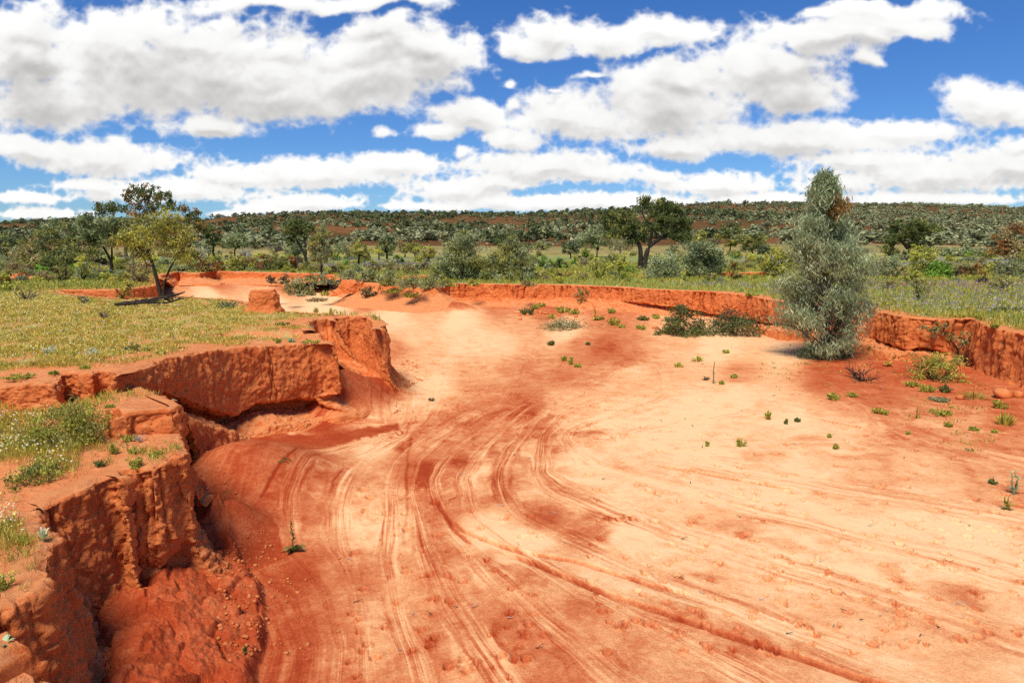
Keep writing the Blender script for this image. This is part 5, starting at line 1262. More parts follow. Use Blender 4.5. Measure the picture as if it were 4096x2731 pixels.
lt([(1450,1290,.05),(1500,1250,.1),(1540,1262,.14)], .018, .006); lt([(1560,1265,.05),(1590,1285,.0),(1600,1325,-.05)], .014, .005)
o = link('dead_log', mb.mesh('dead_log', [M['bark_d']]), loc=b_); tag(o, 'dark twisted dead log lying beside the leaning tree on the left bank', 'log')
# dead roots over the far mound
b_ = unproj(341, 292, .55) ; mb = MB(); rs = np.random.RandomState(8); sr = b_[1] / F / TS
for k in range(26):
    x0 = rs.uniform(-60, 20); xe = rs.uniform(-120, 40)
    p_ = np.array([[(x0 + 60) * sr, .2 + rs.normal() * .08, 105 * sr], [(x0) * sr, -.1 + rs.normal() * .1, (105 + rs.uniform(-10, 10)) * sr], [(x0 - 40 + rs.normal() * 15) * sr, -.25 + rs.normal() * .1, 75 * sr], [(-95 + rs.normal() * 25) * sr, -.3 + rs.normal() * .1, rs.uniform(0, 30) * sr]])
    tt = np.linspace(0, 1, 9); add_tube(mb, smooth1(np.stack([np.interp(tt, np.linspace(0, 1, 4), p_[:, i]) for i in range(3)], -1), 2), np.linspace(.022, .008, 9), 5)
o = link('dead_roots', mb.mesh('dead_roots', [M['bark_d']]), loc=b_ + np.array([.12, .1, 0])); tag(o, 'dark dead roots draped over the left of the far mid-creek mound', 'roots')

# ---- plants of the creek bed, right bank and slumped terrace
put('dead_bush', 683, 334.5, 304.5, 38, 'dome', 'dark', 'upright dark dry bush with pale green top below the long red bank', mat2='darkweed', mix2=.3, where=on_bed, cover=2.6, leaf=.03, nc=70)
put('dead_bush', 734, 333.5, 310.5, 57, 'dome', 'dark', 'wide low blackish bush left of the sapling', mat2='darkdry', mix2=.35, where=on_bed, cover=2.3, leaf=.03, nc=90)
put('creek_shrub', 936, 379.5, 350, 42, 'dome', 'weed', 'yellow-green leafy shrub below the right bank, beside the little twisted tree', mat2='olive', mix2=.5, where=on_bed, cover=2.0, leaf=.035, nc=60)
b_ = on_bed(957, 362.5); H, W = size(b_, 957, 318, 55)
plant('little_tree', b_, H, W, 'round', 'olive', 'brownscrub', 'little twisted tree with wispy green twigs against the right bank', 'tree', mix2=.4, cover=.75, leaf=.04, clump=.15, nc=60, trunk_r=.022, mode='up',
      lobes=tile_lobes(b_, (1735,805), [(1580,480,90,70),(1760,570,90,70),(1500,520,80,50),(1800,620,60,40),(1390,480,80,25),(1640,560,60,40)]),
      trunks=tile_paths(b_, T8, (1735,805), [([(1735,810),(1740,680),(1660,600),(1580,520)], .022, .010), ([(1740,690),(1770,630),(1800,580)], .012, .006)]))
bare(968, 366, 344.5, 12, 'bark_d', 'dark bare crooked branch beside the little twisted tree', 'crooked_branch', on_bed, 'branch')
bare(860, 380, 353.5, 52, 'bark_d', 'bare dead twig shrub lying on red sand in front of the sapling', 'twig_shrub', on_bed)
bare(656, 317.5, 311, 8, 'darkdry', 'small dry twigs at the foot of the long red bank', 'twig_shrub', on_bed)
put('wispy_shrub', 583, 306, 289.5, 17, 'vase', 'brownscrub', 'wispy brown shrub clinging to the face of the long red bank', mat2='olive', mix2=.4, where=on_bed, cover=1.0, leaf=.03)
put('flat_shrub', 563, 328.5, 318.5, 42, 'dome', 'brownscrub', 'flat spreading brown-green shrub on the sand below the long red bank', mat2='greygreen', mix2=.5, where=on_bed, cover=1.9, leaf=.03)
put('cushion_shrub', 70, 442.5, 405, 78, 'dome', 'weed', 'big feathery green shrub on the slumped near-left terrace', mat2='olive', mix2=.55, where=on_terr, cover=2.6, leaf=.03, asp=.16, mode='up', nc=90)
put('cushion_shrub', 36, 481, 462, 44, 'dome', 'weed', 'smaller dark-stemmed green shrub low on the near-left terrace', mat2='darkweed', mix2=.5, where=on_terr, cover=2.4, leaf=.025, asp=.16, mode='up', nc=60)
# kind, where, x, y, width px, height px, material, label
WD = [
 ('leafy',on_bed,512,304,14,7,'weed','bright green clump at the foot of the long red bank, leftmost of the talus plants'),
 ('leafy',on_bed,541,307,12,5,'weed','green clump on the red talus, second from the left below the bank'),
 ('leafy',on_bed,528,314.5,18,8,'darkweed','dull reddish-green plant at the lower left of the talus'),
 ('tuft',on_bed,552,318.5,14,7,'weed','green grassy tuft in the middle of the talus plants'),
 ('leafy',on_bed,563,312.5,17,8,'weed','bushy green plant with tiny white flowers on the talus'),
 ('leafy',on_bed,574,314,14,6,'weed','green plant just right of the white-flowered talus plant'),
 ('leafy',on_bed,559,303.5,16,5,'weed','green plant close under the long red bank above the talus'),
 ('leafy',on_bed,535,309,9,5,'weed','small green plant on the upper talus among red clods'),
 ('spike',on_bed,595,320,14,12,'weed','purple-tipped spiky plant right of the talus'),
 ('leafy',on_bed,611,313,10,6,'weed','round green plant on the red slope right of the talus'),
 ('leafy',on_bed,613,325,16,9,'weed','larger green plant on pale sand below the undercut bank'),
 ('leafy',on_bed,622,327.5,8,4,'weed','small green plant touching the larger one below the undercut bank'),
 ('leafy',on_bed,643,320,13,5,'darkweed','flat dull plant under the cracked part of the bank'),
 ('leafy',on_bed,656,318.5,7,5,'weed','small bright green plant under the dark cleft in the bank'),
 ('leafy',on_bed,641,329,13,5,'weed','yellow-green flat plant left of the upright dry bush'),
 ('leafy',on_bed,600,319.5,9,4,'weed','low green plant right of the purple-tipped spiky plant'),
 ('leafy',on_bed,551.6,345,11,5,'darkweed','lone dark green plant in the middle of the sand'),
 ('leafy',on_bed,564,360.5,9,6,'weed','leftmost of three green sprigs in mid creek'),
 ('leafy',on_bed,571,364.5,6,9,'weed','tallest middle one of three green sprigs in mid creek'),
 ('leafy',on_bed,578,367,8,5,'weed','lowest right one of three green sprigs in mid creek'),
 ('leafy',on_bed,588,344.8,5,3,'darkweed','tiny dark plant right of the lone mid-sand plant'),
 ('twig',on_bed,432,400.5,9,4,'darkdry','dark dry sprig on the sand right of the left bank'),
 ('tuft',on_bed,678.6,366.8,14,7,'weed','green tuft on the sand below the upright dry bush'),
 ('tuft',on_bed,697.7,361,17,7,'weed','wider green tuft below the wide blackish bush'),
 ('leafy',on_bed,726,352.8,8,4,'weed','small green tuft on the pale flakes left of the sapling'),
 ('spike',on_bed,713.6,383,6,21,'greygreen','tall thin grey stalk on the sand'),
 ('twig',on_bed,706,379.5,10,4,'darkdry','dry sprig beside the tall thin grey stalk'),
 ('leafy',on_bed,721.5,384,6,4,'weed','tiny plant right of the tall thin grey stalk'),
 ('leafy',on_bed,734,377.5,9,4,'weed','flat pale green plant right of the grey stalk'),
 ('leafy',on_bed,741,446,10,11,'weed','little fern-like weed on the pale sand, larger of two at the same level'),
 ('leafy',on_bed,707,446,5,6,'weed','tiny fern-like weed left of the larger one on the pale sand'),
 ('leafy',on_bed,768.5,419,7,12,'weed','upright fern-like weed on the orange sand'),
 ('leafy',on_bed,786,423.8,4,6,'darkweed','tiny upright weed right of the upright fern-like weed'),
 ('leafy',on_bed,797,421.5,6,5,'darkweed','small brownish weed further right of the fern-like weed'),
 ('leafy',on_bed,836,449,6,6,'weed','tiny pale weed alone on the sand right of centre'),
 ('leafy',on_bed,834,399.5,16,9,'weed','leafy green weed on the sand below the twig shrub'),
 ('leafy',on_bed,852,396.5,12,5,'weed','compact dark green weed right of the leafy one'),
 ('rosette',on_bed,888.5,366,14,6,'weed','pale green rosette under the overhang right of the sapling'),
 ('leafy',on_bed,875,353,16,9,'darkweed','dark green plant in the shade of the right overhang'),
 ('leafy',on_bed,898,359,22,7,'darkweed','spreading dull plant along the foot of the right overhang'),
 ('leafy',on_bed,880,413.5,16,8,'weed','sprawling yellow-green weed in the right foreground sand'),
 ('spike',on_bed,916.5,418,6,12,'weed','slim upright weed right of the sprawling yellow-green weed'),
 ('leafy',on_bed,940,414.5,24,7,'weed','long low weed patch lying on the right sand'),
 ('tuft',on_bed,974,398.5,36,10,'grass_g','wide bright green grassy mat below the right bank'),
 ('tuft',on_bed,1005,424.5,25,16,'weed','tall green grassy tussock near the right edge'),
 ('leafy',on_bed,1000,408,16,10,'weed','olive weed between the grassy mat and the tussock'),
 ('leafy',on_bed,927,391.5,18,9,'weed','low green weeds in front of the yellow-green leafy shrub'),
 ('leafy',on_bed,912,386,14,6,'weed','low weeds left in front of the yellow-green leafy shrub'),
 ('leafy',on_bed,945,392,14,9,'darkweed','dull olive weeds right of the low green weeds'),
 ('leafy',on_bed,940,401,22,5,'greygreen','grey flat weeds left of the grassy mat'),
 ('leafy',on_bed,948,426.5,8,6,'weed','small weed below the long low weed patch'),
 ('leafy',on_bed,974,430,10,4,'weed','flat small weed left below the tussock'),
 ('leafy',on_bed,995,432.5,6,4,'weed','tiny weed right below the tussock'),
 ('leafy',on_bed,908,434,6,4,'weed','tiny pale weed on the right sand, level with the others'),
 ('leafy',on_bed,829,437,5,4,'weed','tiny weed on the sand between the two sprig rows'),
 ('thistle',on_bed,1014,493.5,20,22,'bluegreen','taller blue-green thistle at the right edge of the sand'),
 ('thistle',on_bed,1008,509.5,17,15,'weed','shorter green thistle below the blue-green one'),
 ('leafy',on_bed,992,483.5,9,6,'darkweed','small brown-green weed left of the blue-green thistle'),
 ('spike',on_bed,264,466.8,14,13,'darkweed','upright dark weed in the dark red sand under the left bank'),
 ('leafy',on_bed,283,463.5,17,7,'darkweed','low dark leafy weed beside the upright one under the left bank'),
 ('leafy',on_bed,227.7,494.8,9,5,'weed','small yellow-green weed alone on the dark red sand'),
 ('spike',on_bed,293,551.5,28,31,'darkweed','large spiked rosette plant on the red talus, left foreground'),
 ('spike',on_bed,202,507.5,9,17,'darkweed','thin dark weed at the foot of the near-left block'),
 ('leafy',on_bed,245,654,6,11,'darkweed','small dark weed on the earth slump at the bottom'),
 ('rosette',on_terr,78,401,24,10,'bluegreen','blue-green leafy plant in the notch of the left bank'),
 ('twig',on_terr,101,397,17,7,'bark_g','dry grey cushion in the notch of the left bank'),
 ('rosette',on_terr,169,405,17,7,'bluegreen','blue-green rosette on the front edge of the raised block'),
 ('rosette',on_terr,23,397.5,20,10,'weed','green broad-leaved plant below the far-left scarp'),
 ('leafy',on_terr,8,398,18,8,'weed','green patch at the left edge below the far-left scarp'),
 ('leafy',on_terr,129,440.5,14,7,'weed','green weed at the foot of the raised block'),
 ('twig',on_terr,140.5,441.5,5,11,'bark_w','dry pale stem at the foot of the raised block'),
 ('leafy',on_terr,136,469,18,15,'weed','green upright weed near the edge of the near-left block'),
 ('leafy',on_terr,156,457.5,18,9,'weed','spreading yellow-green weed on the near-left block corner'),
 ('leafy',on_terr,166,445,10,5,'weed','small weed at the right foot of the raised block'),
 ('leafy',on_terr,135,452.5,16,8,'weed','pale weed in the middle of the near-left block top'),
 ('leafy',on_terr,113,453,12,12,'weed','tall thin weed right of the smaller dark-stemmed shrub'),
 ('leafy',on_terr,100,466,14,7,'darkweed','brown-green weed right of the daisies on the near-left block'),
 ('leafy',on_terr,145.5,402,8,5,'weed','small green plant on the raised block top'),
 ('leafy',on_terr,110,407.5,10,4,'weed','flat green plant behind the big feathery shrub'),
 ('leafy',on_terr,138,410,7,3,'weed','tiny bright plant near the raised block lip'),
 ('rosette',on_terr,43.5,542,15,20,'bluegreen','upright grey-leaved plant on the tip of the nearest block'),
 ('leafy',on_terr,24,543,14,10,'weed','little flowering weed left of the upright grey-leaved plant'),
 ('leafy',on_terr,4,590,20,26,'weed','flowering weed clump at the left edge of the nearest block'),
 ('rosette',on_terr,4,650,26,14,'bluegreen','large blue-green leaves at the bottom left corner'),
 ('leafy',on_plain,50,354,13,11,'silver','pale silvery tuft on the left bank, left one of two'),
 ('leafy',on_plain,91.5,355.5,13,9,'silver','pale silvery tuft on the left bank, right one of two'),
 ('tuft',on_plain,113,349.5,9,5,'weed','bright green tuft right of the silvery tufts'),
 ('leafy',on_plain,132,351,16,9,'darkweed','dark twiggy weed right of the bright green tuft'),
 ('leafy',on_plain,146,351,8,4,'weed','small green weed on bare soil near the bank edge'),
 ('leafy',on_plain,161,353.5,12,3,'weed','flat green weed above the main bank wall'),
 ('leafy',on_plain,70,356,17,6,'weed','green low mat between the two silvery tufts'),
 ('leafy',on_plain,86,369.5,12,5,'weed','low green weed above the notch in the left bank'),
 ('leafy',on_plain,20,378.5,30,6,'weed','long green weed patch along the far-left scarp'),
 ('leafy',on_plain,34,365,12,3,'weed','small weed on the far-left bare soil'),
 ('leafy',on_plain,54,374.5,9,5,'weed','olive weed left of the notch in the left bank'),
 ('rosette',on_plain,310,328.8,6,3.5,'bluegreen','small blue-green rosette on the terrace step'),
 ('leafy',on_plain,283,324.5,18,3,'darkweed','dark green flat plants behind the terrace step'),
 ('leafy',on_plain,311,342.5,20,3,'weed','flat yellow-green plant on the terrace corner'),
 ('leafy',on_plain,291,341.5,9,4,'bluegreen','small bluish plant on the terrace'),
 ('leafy',on_plain,278,342.5,7,5,'weed','little green weed on the terrace'),
 ('tuft',on_plain,316,312.5,9,7,'grass_y','dry grass tuft on the far end of the left bank'),
 ('leafy',on_plain,227,308.5,24,10,'greygreen','grey-green low bush on the left bank beside the flat-topped mound'),
 ('leafy',on_plain,884,307.5,7,8,'weed','bright weed hanging over the cleft in the right bank'),
 ('leafy',on_plain,929,314.5,9,4,'weed','green rosette weed on the right bank edge, left of the middle'),
 ('leafy',on_plain,944,314.8,10,5,'weed','pale green weed on the right bank edge'),
 ('leafy',on_plain,958,317.6,13,5,'weed','wide green weed on the right bank edge above the little twisted tree'),
 ('leafy',on_plain,980,319.5,14,6,'weed','bushy green weed on the right bank edge, further right'),
 ('leafy',on_plain,994,327.5,11,5,'weed','yellow-green weed on the right bank near the frame edge'),
 ('leafy',on_plain,1009,322,9,5,'weed','small green rosette on the right bank top near the frame edge'),
 ('leafy',on_plain,975,308,24,7,'weed','green mat among white flowers on the right bank'),
 ('leafy',on_plain,1008,313,34,8,'darkweed','dull green mat on the right bank near the frame edge'),
 ('leafy',on_plain,752,295.5,14,3,'weed','pale weed on the lip of the long bank left of the sapling'),
]
for kind, wh, x, y, w, h, m, l in WD:
    b_ = wh(x, y); H, W = size(b_, x, y - h, w); weed(kind, b_, W, H, m, l, 'weed' if kind != 'twig' else 'dry plant', {'spike': 'spiked_weed', 'rosette': 'rosette_plant', 'tuft': 'grass_tuft', 'thistle': 'thistle', 'twig': 'dry_sprig'}.get(kind, 'leafy_weed'))

# ---- clods and boulders
def clod(mb, c, r, rs, mi=0):
    V = np.array([(1,0,0),(-1,0,0),(0,1,0),(0,-1,0),(0,0,1),(0,0,-1)] + [(a, b_, c_) for a in (-.62,.62) for b_ in (-.62,.62) for c_ in (-.62,.62)], float)
    V *= rs.uniform(.7, 1.2, (len(V), 1)); V = V * [r, r * rs.uniform(.7, 1.1), r * rs.uniform(.5, .85)]
    a = rs.rand() * 6.28; R = np.array([[math.cos(a), -math.sin(a), 0], [math.sin(a), math.cos(a), 0], [0, 0, 1]])
    F_ = []
    ix = {(sx, sy, sz): 6 + (sx > 0) * 4 + (sy > 0) * 2 + (sz > 0) for sx in (-1, 1) for sy in (-1, 1) for sz in (-1, 1)}
    for ax, sgn, ctr in ((0,1,0),(0,-1,1),(1,1,2),(1,-1,3),(2,1,4),(2,-1,5)):
        o_ = [k for k in range(3) if k != ax]; ring = []
        for s1, s2 in ((-1,-1),(1,-1),(1,1),(-1,1)):
            t = [0, 0, 0]; t[ax] = sgn; t[o_[0]] = s1; t[o_[1]] = s2; ring.append(ix[tuple(t)])
        for k in range(4):
            f_ = (ctr, ring[k], ring[(k + 1) % 4]); F_.append(f_ if (sgn > 0) == (ax != 1) else f_[::-1])
    mb.add(V @ R.T + c, F_, .5, mi)
rs = np.random.RandomState(12)
for i, (x, y, r, l) in enumerate([(402.5,364.8,.05,'largest loose clod on the sand right of the buttress foot'),(419,379.7,.045,'round dark clod in the middle of the clods right of the buttress'),(422,380.5,.035,'small clod touching the round dark clod right of the buttress'),(413,384,.05,'pale clod between the buttress foot and the sand'),
    (407,361.2,.04,'small clod above the largest one right of the buttress'),(1002,397,.19,'big red earth boulder below the right bank, next to the grassy mat'),(1017,396.5,.13,'smaller red earth boulder at the frame edge below the right bank'),(960,398.5,.10,'low red lump left of the grassy mat'),
    (570,306,.10,'red lump fallen from the long bank, highest on the talus'),(585,308.5,.14,'large red lump at the right end of the talus'),(576,310.5,.12,'red lump in the middle of the talus'),(655,328.5,.12,'single red clod on the sand left of the upright dry bush'),(715,315,.14,'red lump between the two dry bushes, at the bank foot')]):
    b_ = on_bed(x, y); mb = MB(); clod(mb, np.array([0, 0, r * .3]), r, rs); me = mb.mesh('earth_clod', [M['bank']]); o = link('earth_clod', me, loc=b_)
    sb = o.modifiers.new('round', 'SUBSURF'); sb.levels = sb.render_levels = 1; tag(o, l, 'clod', 'loose clods of red earth')
mb = MB()
def crumbs(n, fx, fy, r0, r1, where='bed'):
    for k in range(n):
        x, y = fx(), fy(); p_ = unproj(x, y, 0.0)
        if channel_sd(np.array([p_[0]]), np.array([p_[1]]))[0] > 0: continue
        zz = bed_at(p_[0], p_[1]); p_ = unproj(x, y, zz); p_[2] = bed_at(p_[0], p_[1]); r = r0 + (r1 - r0) * rs.rand() ** 3
        clod(mb, p_ + [0, 0, r * .25], r, rs)
U = rs.uniform
crumbs(420, lambda: 215 + abs(rs.normal()) * 45, lambda: U(548, 660), .004, .022)
crumbs(200, lambda: U(225, 285), lambda: U(535, 580), .003, .013)
crumbs(160, lambda: 408 + rs.normal() * 8, lambda: 373 + rs.normal() * 8, .006, .028)
crumbs(60, lambda: 397 + rs.normal() * 2, lambda: U(386, 412), .006, .018)
crumbs(260, lambda: U(512, 605), lambda: 309 + rs.normal() * 3.5, .02, .09)
crumbs(90, lambda: U(940, 1024), lambda: 395 + rs.normal() * 8, .008, .04)
crumbs(120, lambda: U(190, 235), lambda: U(445, 480), .004, .02)
crumbs(160, lambda: U(620, 1020), lambda: U(360, 640), .003, .009)
o = link('rubble', mb.mesh('rubble', [M['bank']])); tag(o, 'crumbs of red earth strewn below the banks', kind='stuff')

# ================================================================== GROUND COVER (one object per kind)
def field_points(n, x0, x1, y0, y1, rs, zp=1.15, uniform_world=.5):
    m = int(n * uniform_world); px = rs.uniform(x0, x1, n); u = rs.rand(n)
    i0, i1 = 1 / (y0 - HZ), 1 / (y1 - HZ)
    py = np.where(np.arange(n) < m, HZ + 1 / (i1 + (i0 - i1) * np.sqrt(u)), y0 + (y1 - y0) * u)
    return unproj(px, py, zp), px, py
def tufts(name, P, rs, hgt, bl, mats, label, splay=.6, midx=None, wmul=1.0, jit=.03):
    n = len(P); d = np.hypot(P[:, 0], P[:, 1]) / F
    h = hgt * rs.uniform(.55, 1.35, n); V = []; 
    B = np.repeat(P, bl, 0); hh = np.repeat(h, bl) * rs.uniform(.6, 1.1, n * bl); dd = np.repeat(d, bl)
    B = B + np.concatenate([rs.normal(size=(n * bl, 2)) * jit, np.zeros((n * bl, 1))], 1)
    a = rs.rand(n * bl) * 6.283; sp_ = splay * hh * rs.uniform(.2, 1, n * bl)
    tip = B + np.stack([sp_ * np.cos(a), sp_ * np.sin(a), hh], -1)
    w = np.maximum(.006, .8 * dd) * wmul; b2 = rs.rand(n * bl) * 6.283
    s = np.stack([np.cos(b2), np.sin(b2), np.zeros(n * bl)], -1) * (w * .5)[:, None]
    mid = (B + tip) * .5 + np.array([0, 0, 1]) * (hh * .08)[:, None]
    V = np.stack([B - s * .5, mid - s, tip, mid + s, ], 1).reshape(-1, 3)
    rnd = np.clip(np.repeat(rs.rand(n), bl) * .6 + rs.rand(n * bl) * .4, 0, 1)
    o = link(name, mesh_np(name, V, np.arange(4 * n * bl).reshape(-1, 4), mats, False, dict(rnd=rnd), None, None if midx is None else np.repeat(midx, bl)))
    tag(o, label, kind='stuff'); return o
def petals(name, P, rs, h0, h1, size, mats, label, midx=None, tilt=.6):
    n = len(P); d = np.hypot(P[:, 0], P[:, 1]) / F
    C = P + np.stack([np.zeros(n), np.zeros(n), rs.uniform(h0, h1, n)], -1)
    nr = unit(np.stack([rs.normal(size=n) * tilt, rs.normal(size=n) * tilt - .3, np.ones(n)], -1)); a = unit(np.cross(nr, rs.normal(size=(n, 3)))); c = np.cross(nr, a)
    r = (np.maximum(size, .75 * d) * rs.uniform(.6, 1.25, n) * .5)[:, None]
    th = np.linspace(0, 6.283, 6, endpoint=False)
    V = np.stack([C + r * (math.cos(t) * a + math.sin(t) * c) for t in th], 1).reshape(-1, 3)
    i = np.arange(n)[:, None] * 6; F_ = np.concatenate([i + [0, 1, 2, 3], i + [0, 3, 4, 5]]).astype(np.int32)
    rnd = rs.rand(n)
    o = link(name, mesh_np(name, V, F_, mats, False, dict(rnd=np.concatenate([rnd, rnd])), None, None if midx is None else np.concatenate([midx, midx])))
    tag(o, label, kind='stuff'); return o
rs = np.random.RandomState(99)
def plain_pts(n, x0, x1, y0, y1, thr=-.1, freq=.8, edge=.25, uw=.5):
    P, px, py = field_points(n, x0, x1, y0, y1, rs, 1.12, uw)
    sd = channel_sd(P[:, 0], P[:, 1])
    nz = fbm2(P[:, 0] * freq, P[:, 1] * freq, 4) + .42 * np.clip((sd - .05) / .9, 0, 1) - .12
    k = (sd > edge * .5) & (nz > thr + rs.normal(size=n) * .12)
    P = P[k]; z, _ = ground_z(P[:, 0], P[:, 1]); P[:, 2] = z - .005
    return P
P = plain_pts(50000, -90, 380, 285, 386, .20, 1.7, .1); tufts('grass', P, rs, .055, 4, [M['grass_y'], M['grass_g']], 'low yellow-green herbs covering the left bank', .9, (rs.rand(len(P)) < .22).astype(int))
P = plain_pts(15000, -90, 350, 292, 380, .10, 1.5); petals('daisies', P, rs, .03, .09, .016, [M['petal_w'], M['petal_y'], M['grass_y']], 'small white and yellow daisies over the left bank', rs.choice([0, 1, 2, 2], len(P)))
P = plain_pts(15000, -60, 330, 262, 294, -.1); tufts('grass', P, rs, .12, 4, [M['grass_g'], M['grass_y']], 'green grass of the far left plain', .6, (rs.rand(len(P)) < .3).astype(int))
P = plain_pts(52000, 330, 1110, 262, 345, -.16, .7, .12, .45); tufts('grass', P, rs, .15, 4, [M['grass_g'], M['grass_y']], 'tall pale green grass of the right bank', .5, (rs.rand(len(P)) < .35).astype(int))
P = plain_pts(12000, 420, 1100, 284, 312, .10, .5, .3, .5)
yy_ = proj(P[:, 0], P[:, 1], P[:, 2])[1]; xx_ = proj(P[:, 0], P[:, 1], P[:, 2])[0]
lipy = np.interp(xx_, [p[0] for p in LIPRB], [p[1] for p in LIPRB]); P = P[(yy_ < lipy - 1.5)]
petals('purple_flowers', P, rs, .12, .26, .03, [M['petal_p']], 'purple wildflowers in the grass of the right bank')
P = plain_pts(6000, 860, 1100, 297, 335, .05, .9, .3, .5); petals('daisies', P, rs, .04, .12, .018, [M['petal_w']], 'white daisies near the edge of the right bank')
P, px_, py_ = field_points(22000, -40, 1060, 257, 269, rs, 1.08, .0); k = (fbm2(P[:, 0] * .05, P[:, 1] * .08, 3) > .08) & (channel_sd(P[:, 0], P[:, 1]) > 2); P = P[k]; P[:, 2] = ground_z(P[:, 0], P[:, 1])[0]
petals('purple_flowers', P, rs, .05, .3, .08, [M['petal_p']], 'sheets of purple wildflowers far out on the plain', tilt=1.0)
P = plain_pts(140, -40, 200, 305, 350, .0); petals('purple_flowers', P, rs, .05, .12, .025, [M['petal_p']], 'scattered purple flowers on the left bank')
# terrace herbs
def terr_pts(n, x0, x1, y0, y1, thr, edge=.12):
    px = rs.uniform(x0, x1, n); py = rs.uniform(y0, y1, n); P = unproj(px, py, 1.0)
    d, _, _ = seg_dist(P[:, 0], P[:, 1], TERR, True); ins = inside(P[:, 0], P[:, 1], TERR) & (d > edge)
    nz = fbm2(P[:, 0] * 1.4 + 3, P[:, 1] * 1.4, 4) + .45 * np.clip((d - .1) / 1.2, 0, 1) - .1
    k = ins & (nz > thr + rs.normal(size=n) * .1); P = P[k]; P[:, 2] = terr_z(P[:, 0], P[:, 1])[0] - .005; return P
P = np.concatenate([terr_pts(3400, -60, 80, 420, 560, .08), terr_pts(3600, -40, 195, 390, 490, .10, .05), terr_pts(700, -40, 60, 520, 620, .05, .06)]); tufts('grass', P, rs, .07, 5, [M['grass_y'], M['grass_g'], M['weed']], 'yellow-green herbs on the slumped near-left terrace', .7, rs.choice([0, 1, 2], len(P)), .8, .02)
P = np.concatenate([terr_pts(2600, -60, 68, 425, 520, .15), terr_pts(600, -40, 110, 440, 500, .25), terr_pts(150, -40, 30, 540, 610, .1)]); petals('daisies', P, rs, .05, .14, .014, [M['petal_w'], M['petal_y'], M['petal_w']], 'white and yellow daisies on the near-left terrace', rs.choice([0, 1, 2], len(P)))
# flood litter on the sand
mb = MB()
for k in range(150):
    x, y = (rs.uniform(300, 1024), rs.uniform(320, 660)) if k < 60 else ((rs.uniform(520, 1024), np.interp(rs.uniform(520, 1024), fx_, fy_) + rs.uniform(4, 22)))
    p_ = unproj(x, y, 0.0)
    if channel_sd(p_[None, 0], p_[None, 1])[0] > -.3: continue
    z_ = bed_at(p_[0], p_[1]); p_ = unproj(x, y, z_); a = rs.rand() * 6.283; l = rs.uniform(.02, .08); d_ = np.array([math.cos(a) * l, math.sin(a) * l, .01])
    add_tube(mb, wiggle(p_ + [0, 0, .012], p_ + d_ + [0, 0, .012], rs, 4, .12), np.linspace(.004, .002, 4) * (.6 + 40 * px_m(p_)), 4, rs.randint(2))
o = link('litter', mb.mesh('litter', [M['bark_d'], M['bark_w']])); tag(o, 'thin twigs and flood litter scattered on the sand', kind='stuff')
# sprinkled seedlings on the sand
n = 900; px_ = np.concatenate([rs.uniform(760, 1000, 500), rs.uniform(900, 1024, 250), rs.uniform(520, 660, 150)]); py_ = np.concatenate([362 + rs.normal(size=500) * 9, rs.uniform(385, 450, 250), 318 + rs.normal(size=150) * 6])
P = unproj(px_, py_, 0.03); P = P[channel_sd(P[:, 0], P[:, 1]) < -.4]; P = P[fbm2(P[:, 0] * 1.2, P[:, 1] * 1.2, 3) > .1]; P[:, 2] = bed_base(P[:, 0], P[:, 1])[0]
tufts('seedlings', P, rs, .05, 4, [M['weed'], M['darkweed']], 'sprinkled green seedlings on the sand below the right bank', 1.0, (rs.rand(len(P)) < .3).astype(int))

# ---- scrub dotted over the plain between the trees: bushes of a few kinds, each bush its own object
rs = np.random.RandomState(31)
def scrub_mesh(seed, mat):
    r_ = np.random.RandomState(seed); mb = MB(); k = 16
    c = unit(r_.normal(size=(k, 3))); c[:, 2] = np.abs(c[:, 2]); c = c * r_.uniform(.3, .78, (k, 1)) * [.42, .42, .72] + [0, 0, .08]
    n = 520; idx = r_.randint(0, k, n); P = c[idx] + np.clip(r_.normal(size=(n, 3)), -2, 2) * [.10, .10, .11]; P[:, 2] = np.clip(P[:, 2], .02, 1.1)
    tint = r_.uniform(.1, .9, k); leaves(mb, P, .16, .065, 'random', r_, np.clip(tint[idx] + r_.normal(size=n) * .22, 0, 1))
    sb_ = MB()
    for i in range(5): add_tube(sb_, wiggle([0, 0, -.03], c[i] * .8, r_, 4, .08), np.linspace(.02, .008, 4), 4)
    return mb.mesh('plain_scrub', [M[mat]], False), sb_.mesh('stems', [M['bark_d']])
KINDS = [('olive', 'olive'), ('greygreen', 'grey-green'), ('weed', 'yellow-green'), ('brownscrub', 'straw brown'), ('darkdry', 'dark dry'), ('yellow', 'golden green')]
SCM = {m: [scrub_mesh(300 + 7 * i + j, m) for j in range(3)] for i, (m, _) in enumerate(KINDS)}
def scatter_scrub(n, x0, x1, y0, y1, w0, w1, probs, zone):
    c_ = 0; tries = 0
    while c_ < n and tries < n * 6:
        tries += 1
        x = rs.uniform(x0, x1); y = y0 + (y1 - y0) * rs.rand() ** 1.2; b_ = unproj(x, y, 1.08)
        if channel_sd(b_[None, 0], b_[None, 1])[0] < .5: continue
        b_[2] = ground_at(b_[0], b_[1]); mi = rs.choice(len(KINDS), p=probs); W = rs.uniform(w0, w1) * px_m(b_) * (1 - .35 * (y < 258)); c_ += 1
        fm, sm = SCM[KINDS[mi][0]][rs.randint(3)]; o = bpy.data.objects.new('plain_scrub', fm); COL.objects.link(o); st_o = bpy.data.objects.new('stems', sm); COL.objects.link(st_o); st_o.parent = o; o.location = b_; o.scale = (W, W, W * rs.uniform(.5, .95)); o.rotation_euler = (0, 0, rs.rand() * 6.28)
        tag(o, f'small {KINDS[mi][1]} scrub bush among the trees {zone}', 'bush', f'{KINDS[mi][1]} scrub bushes {zone}')
scatter_scrub(125, -20, 205, 255, 284, 9, 19, [.3, .25, .2, .15, .05, .05], 'of the left plain')
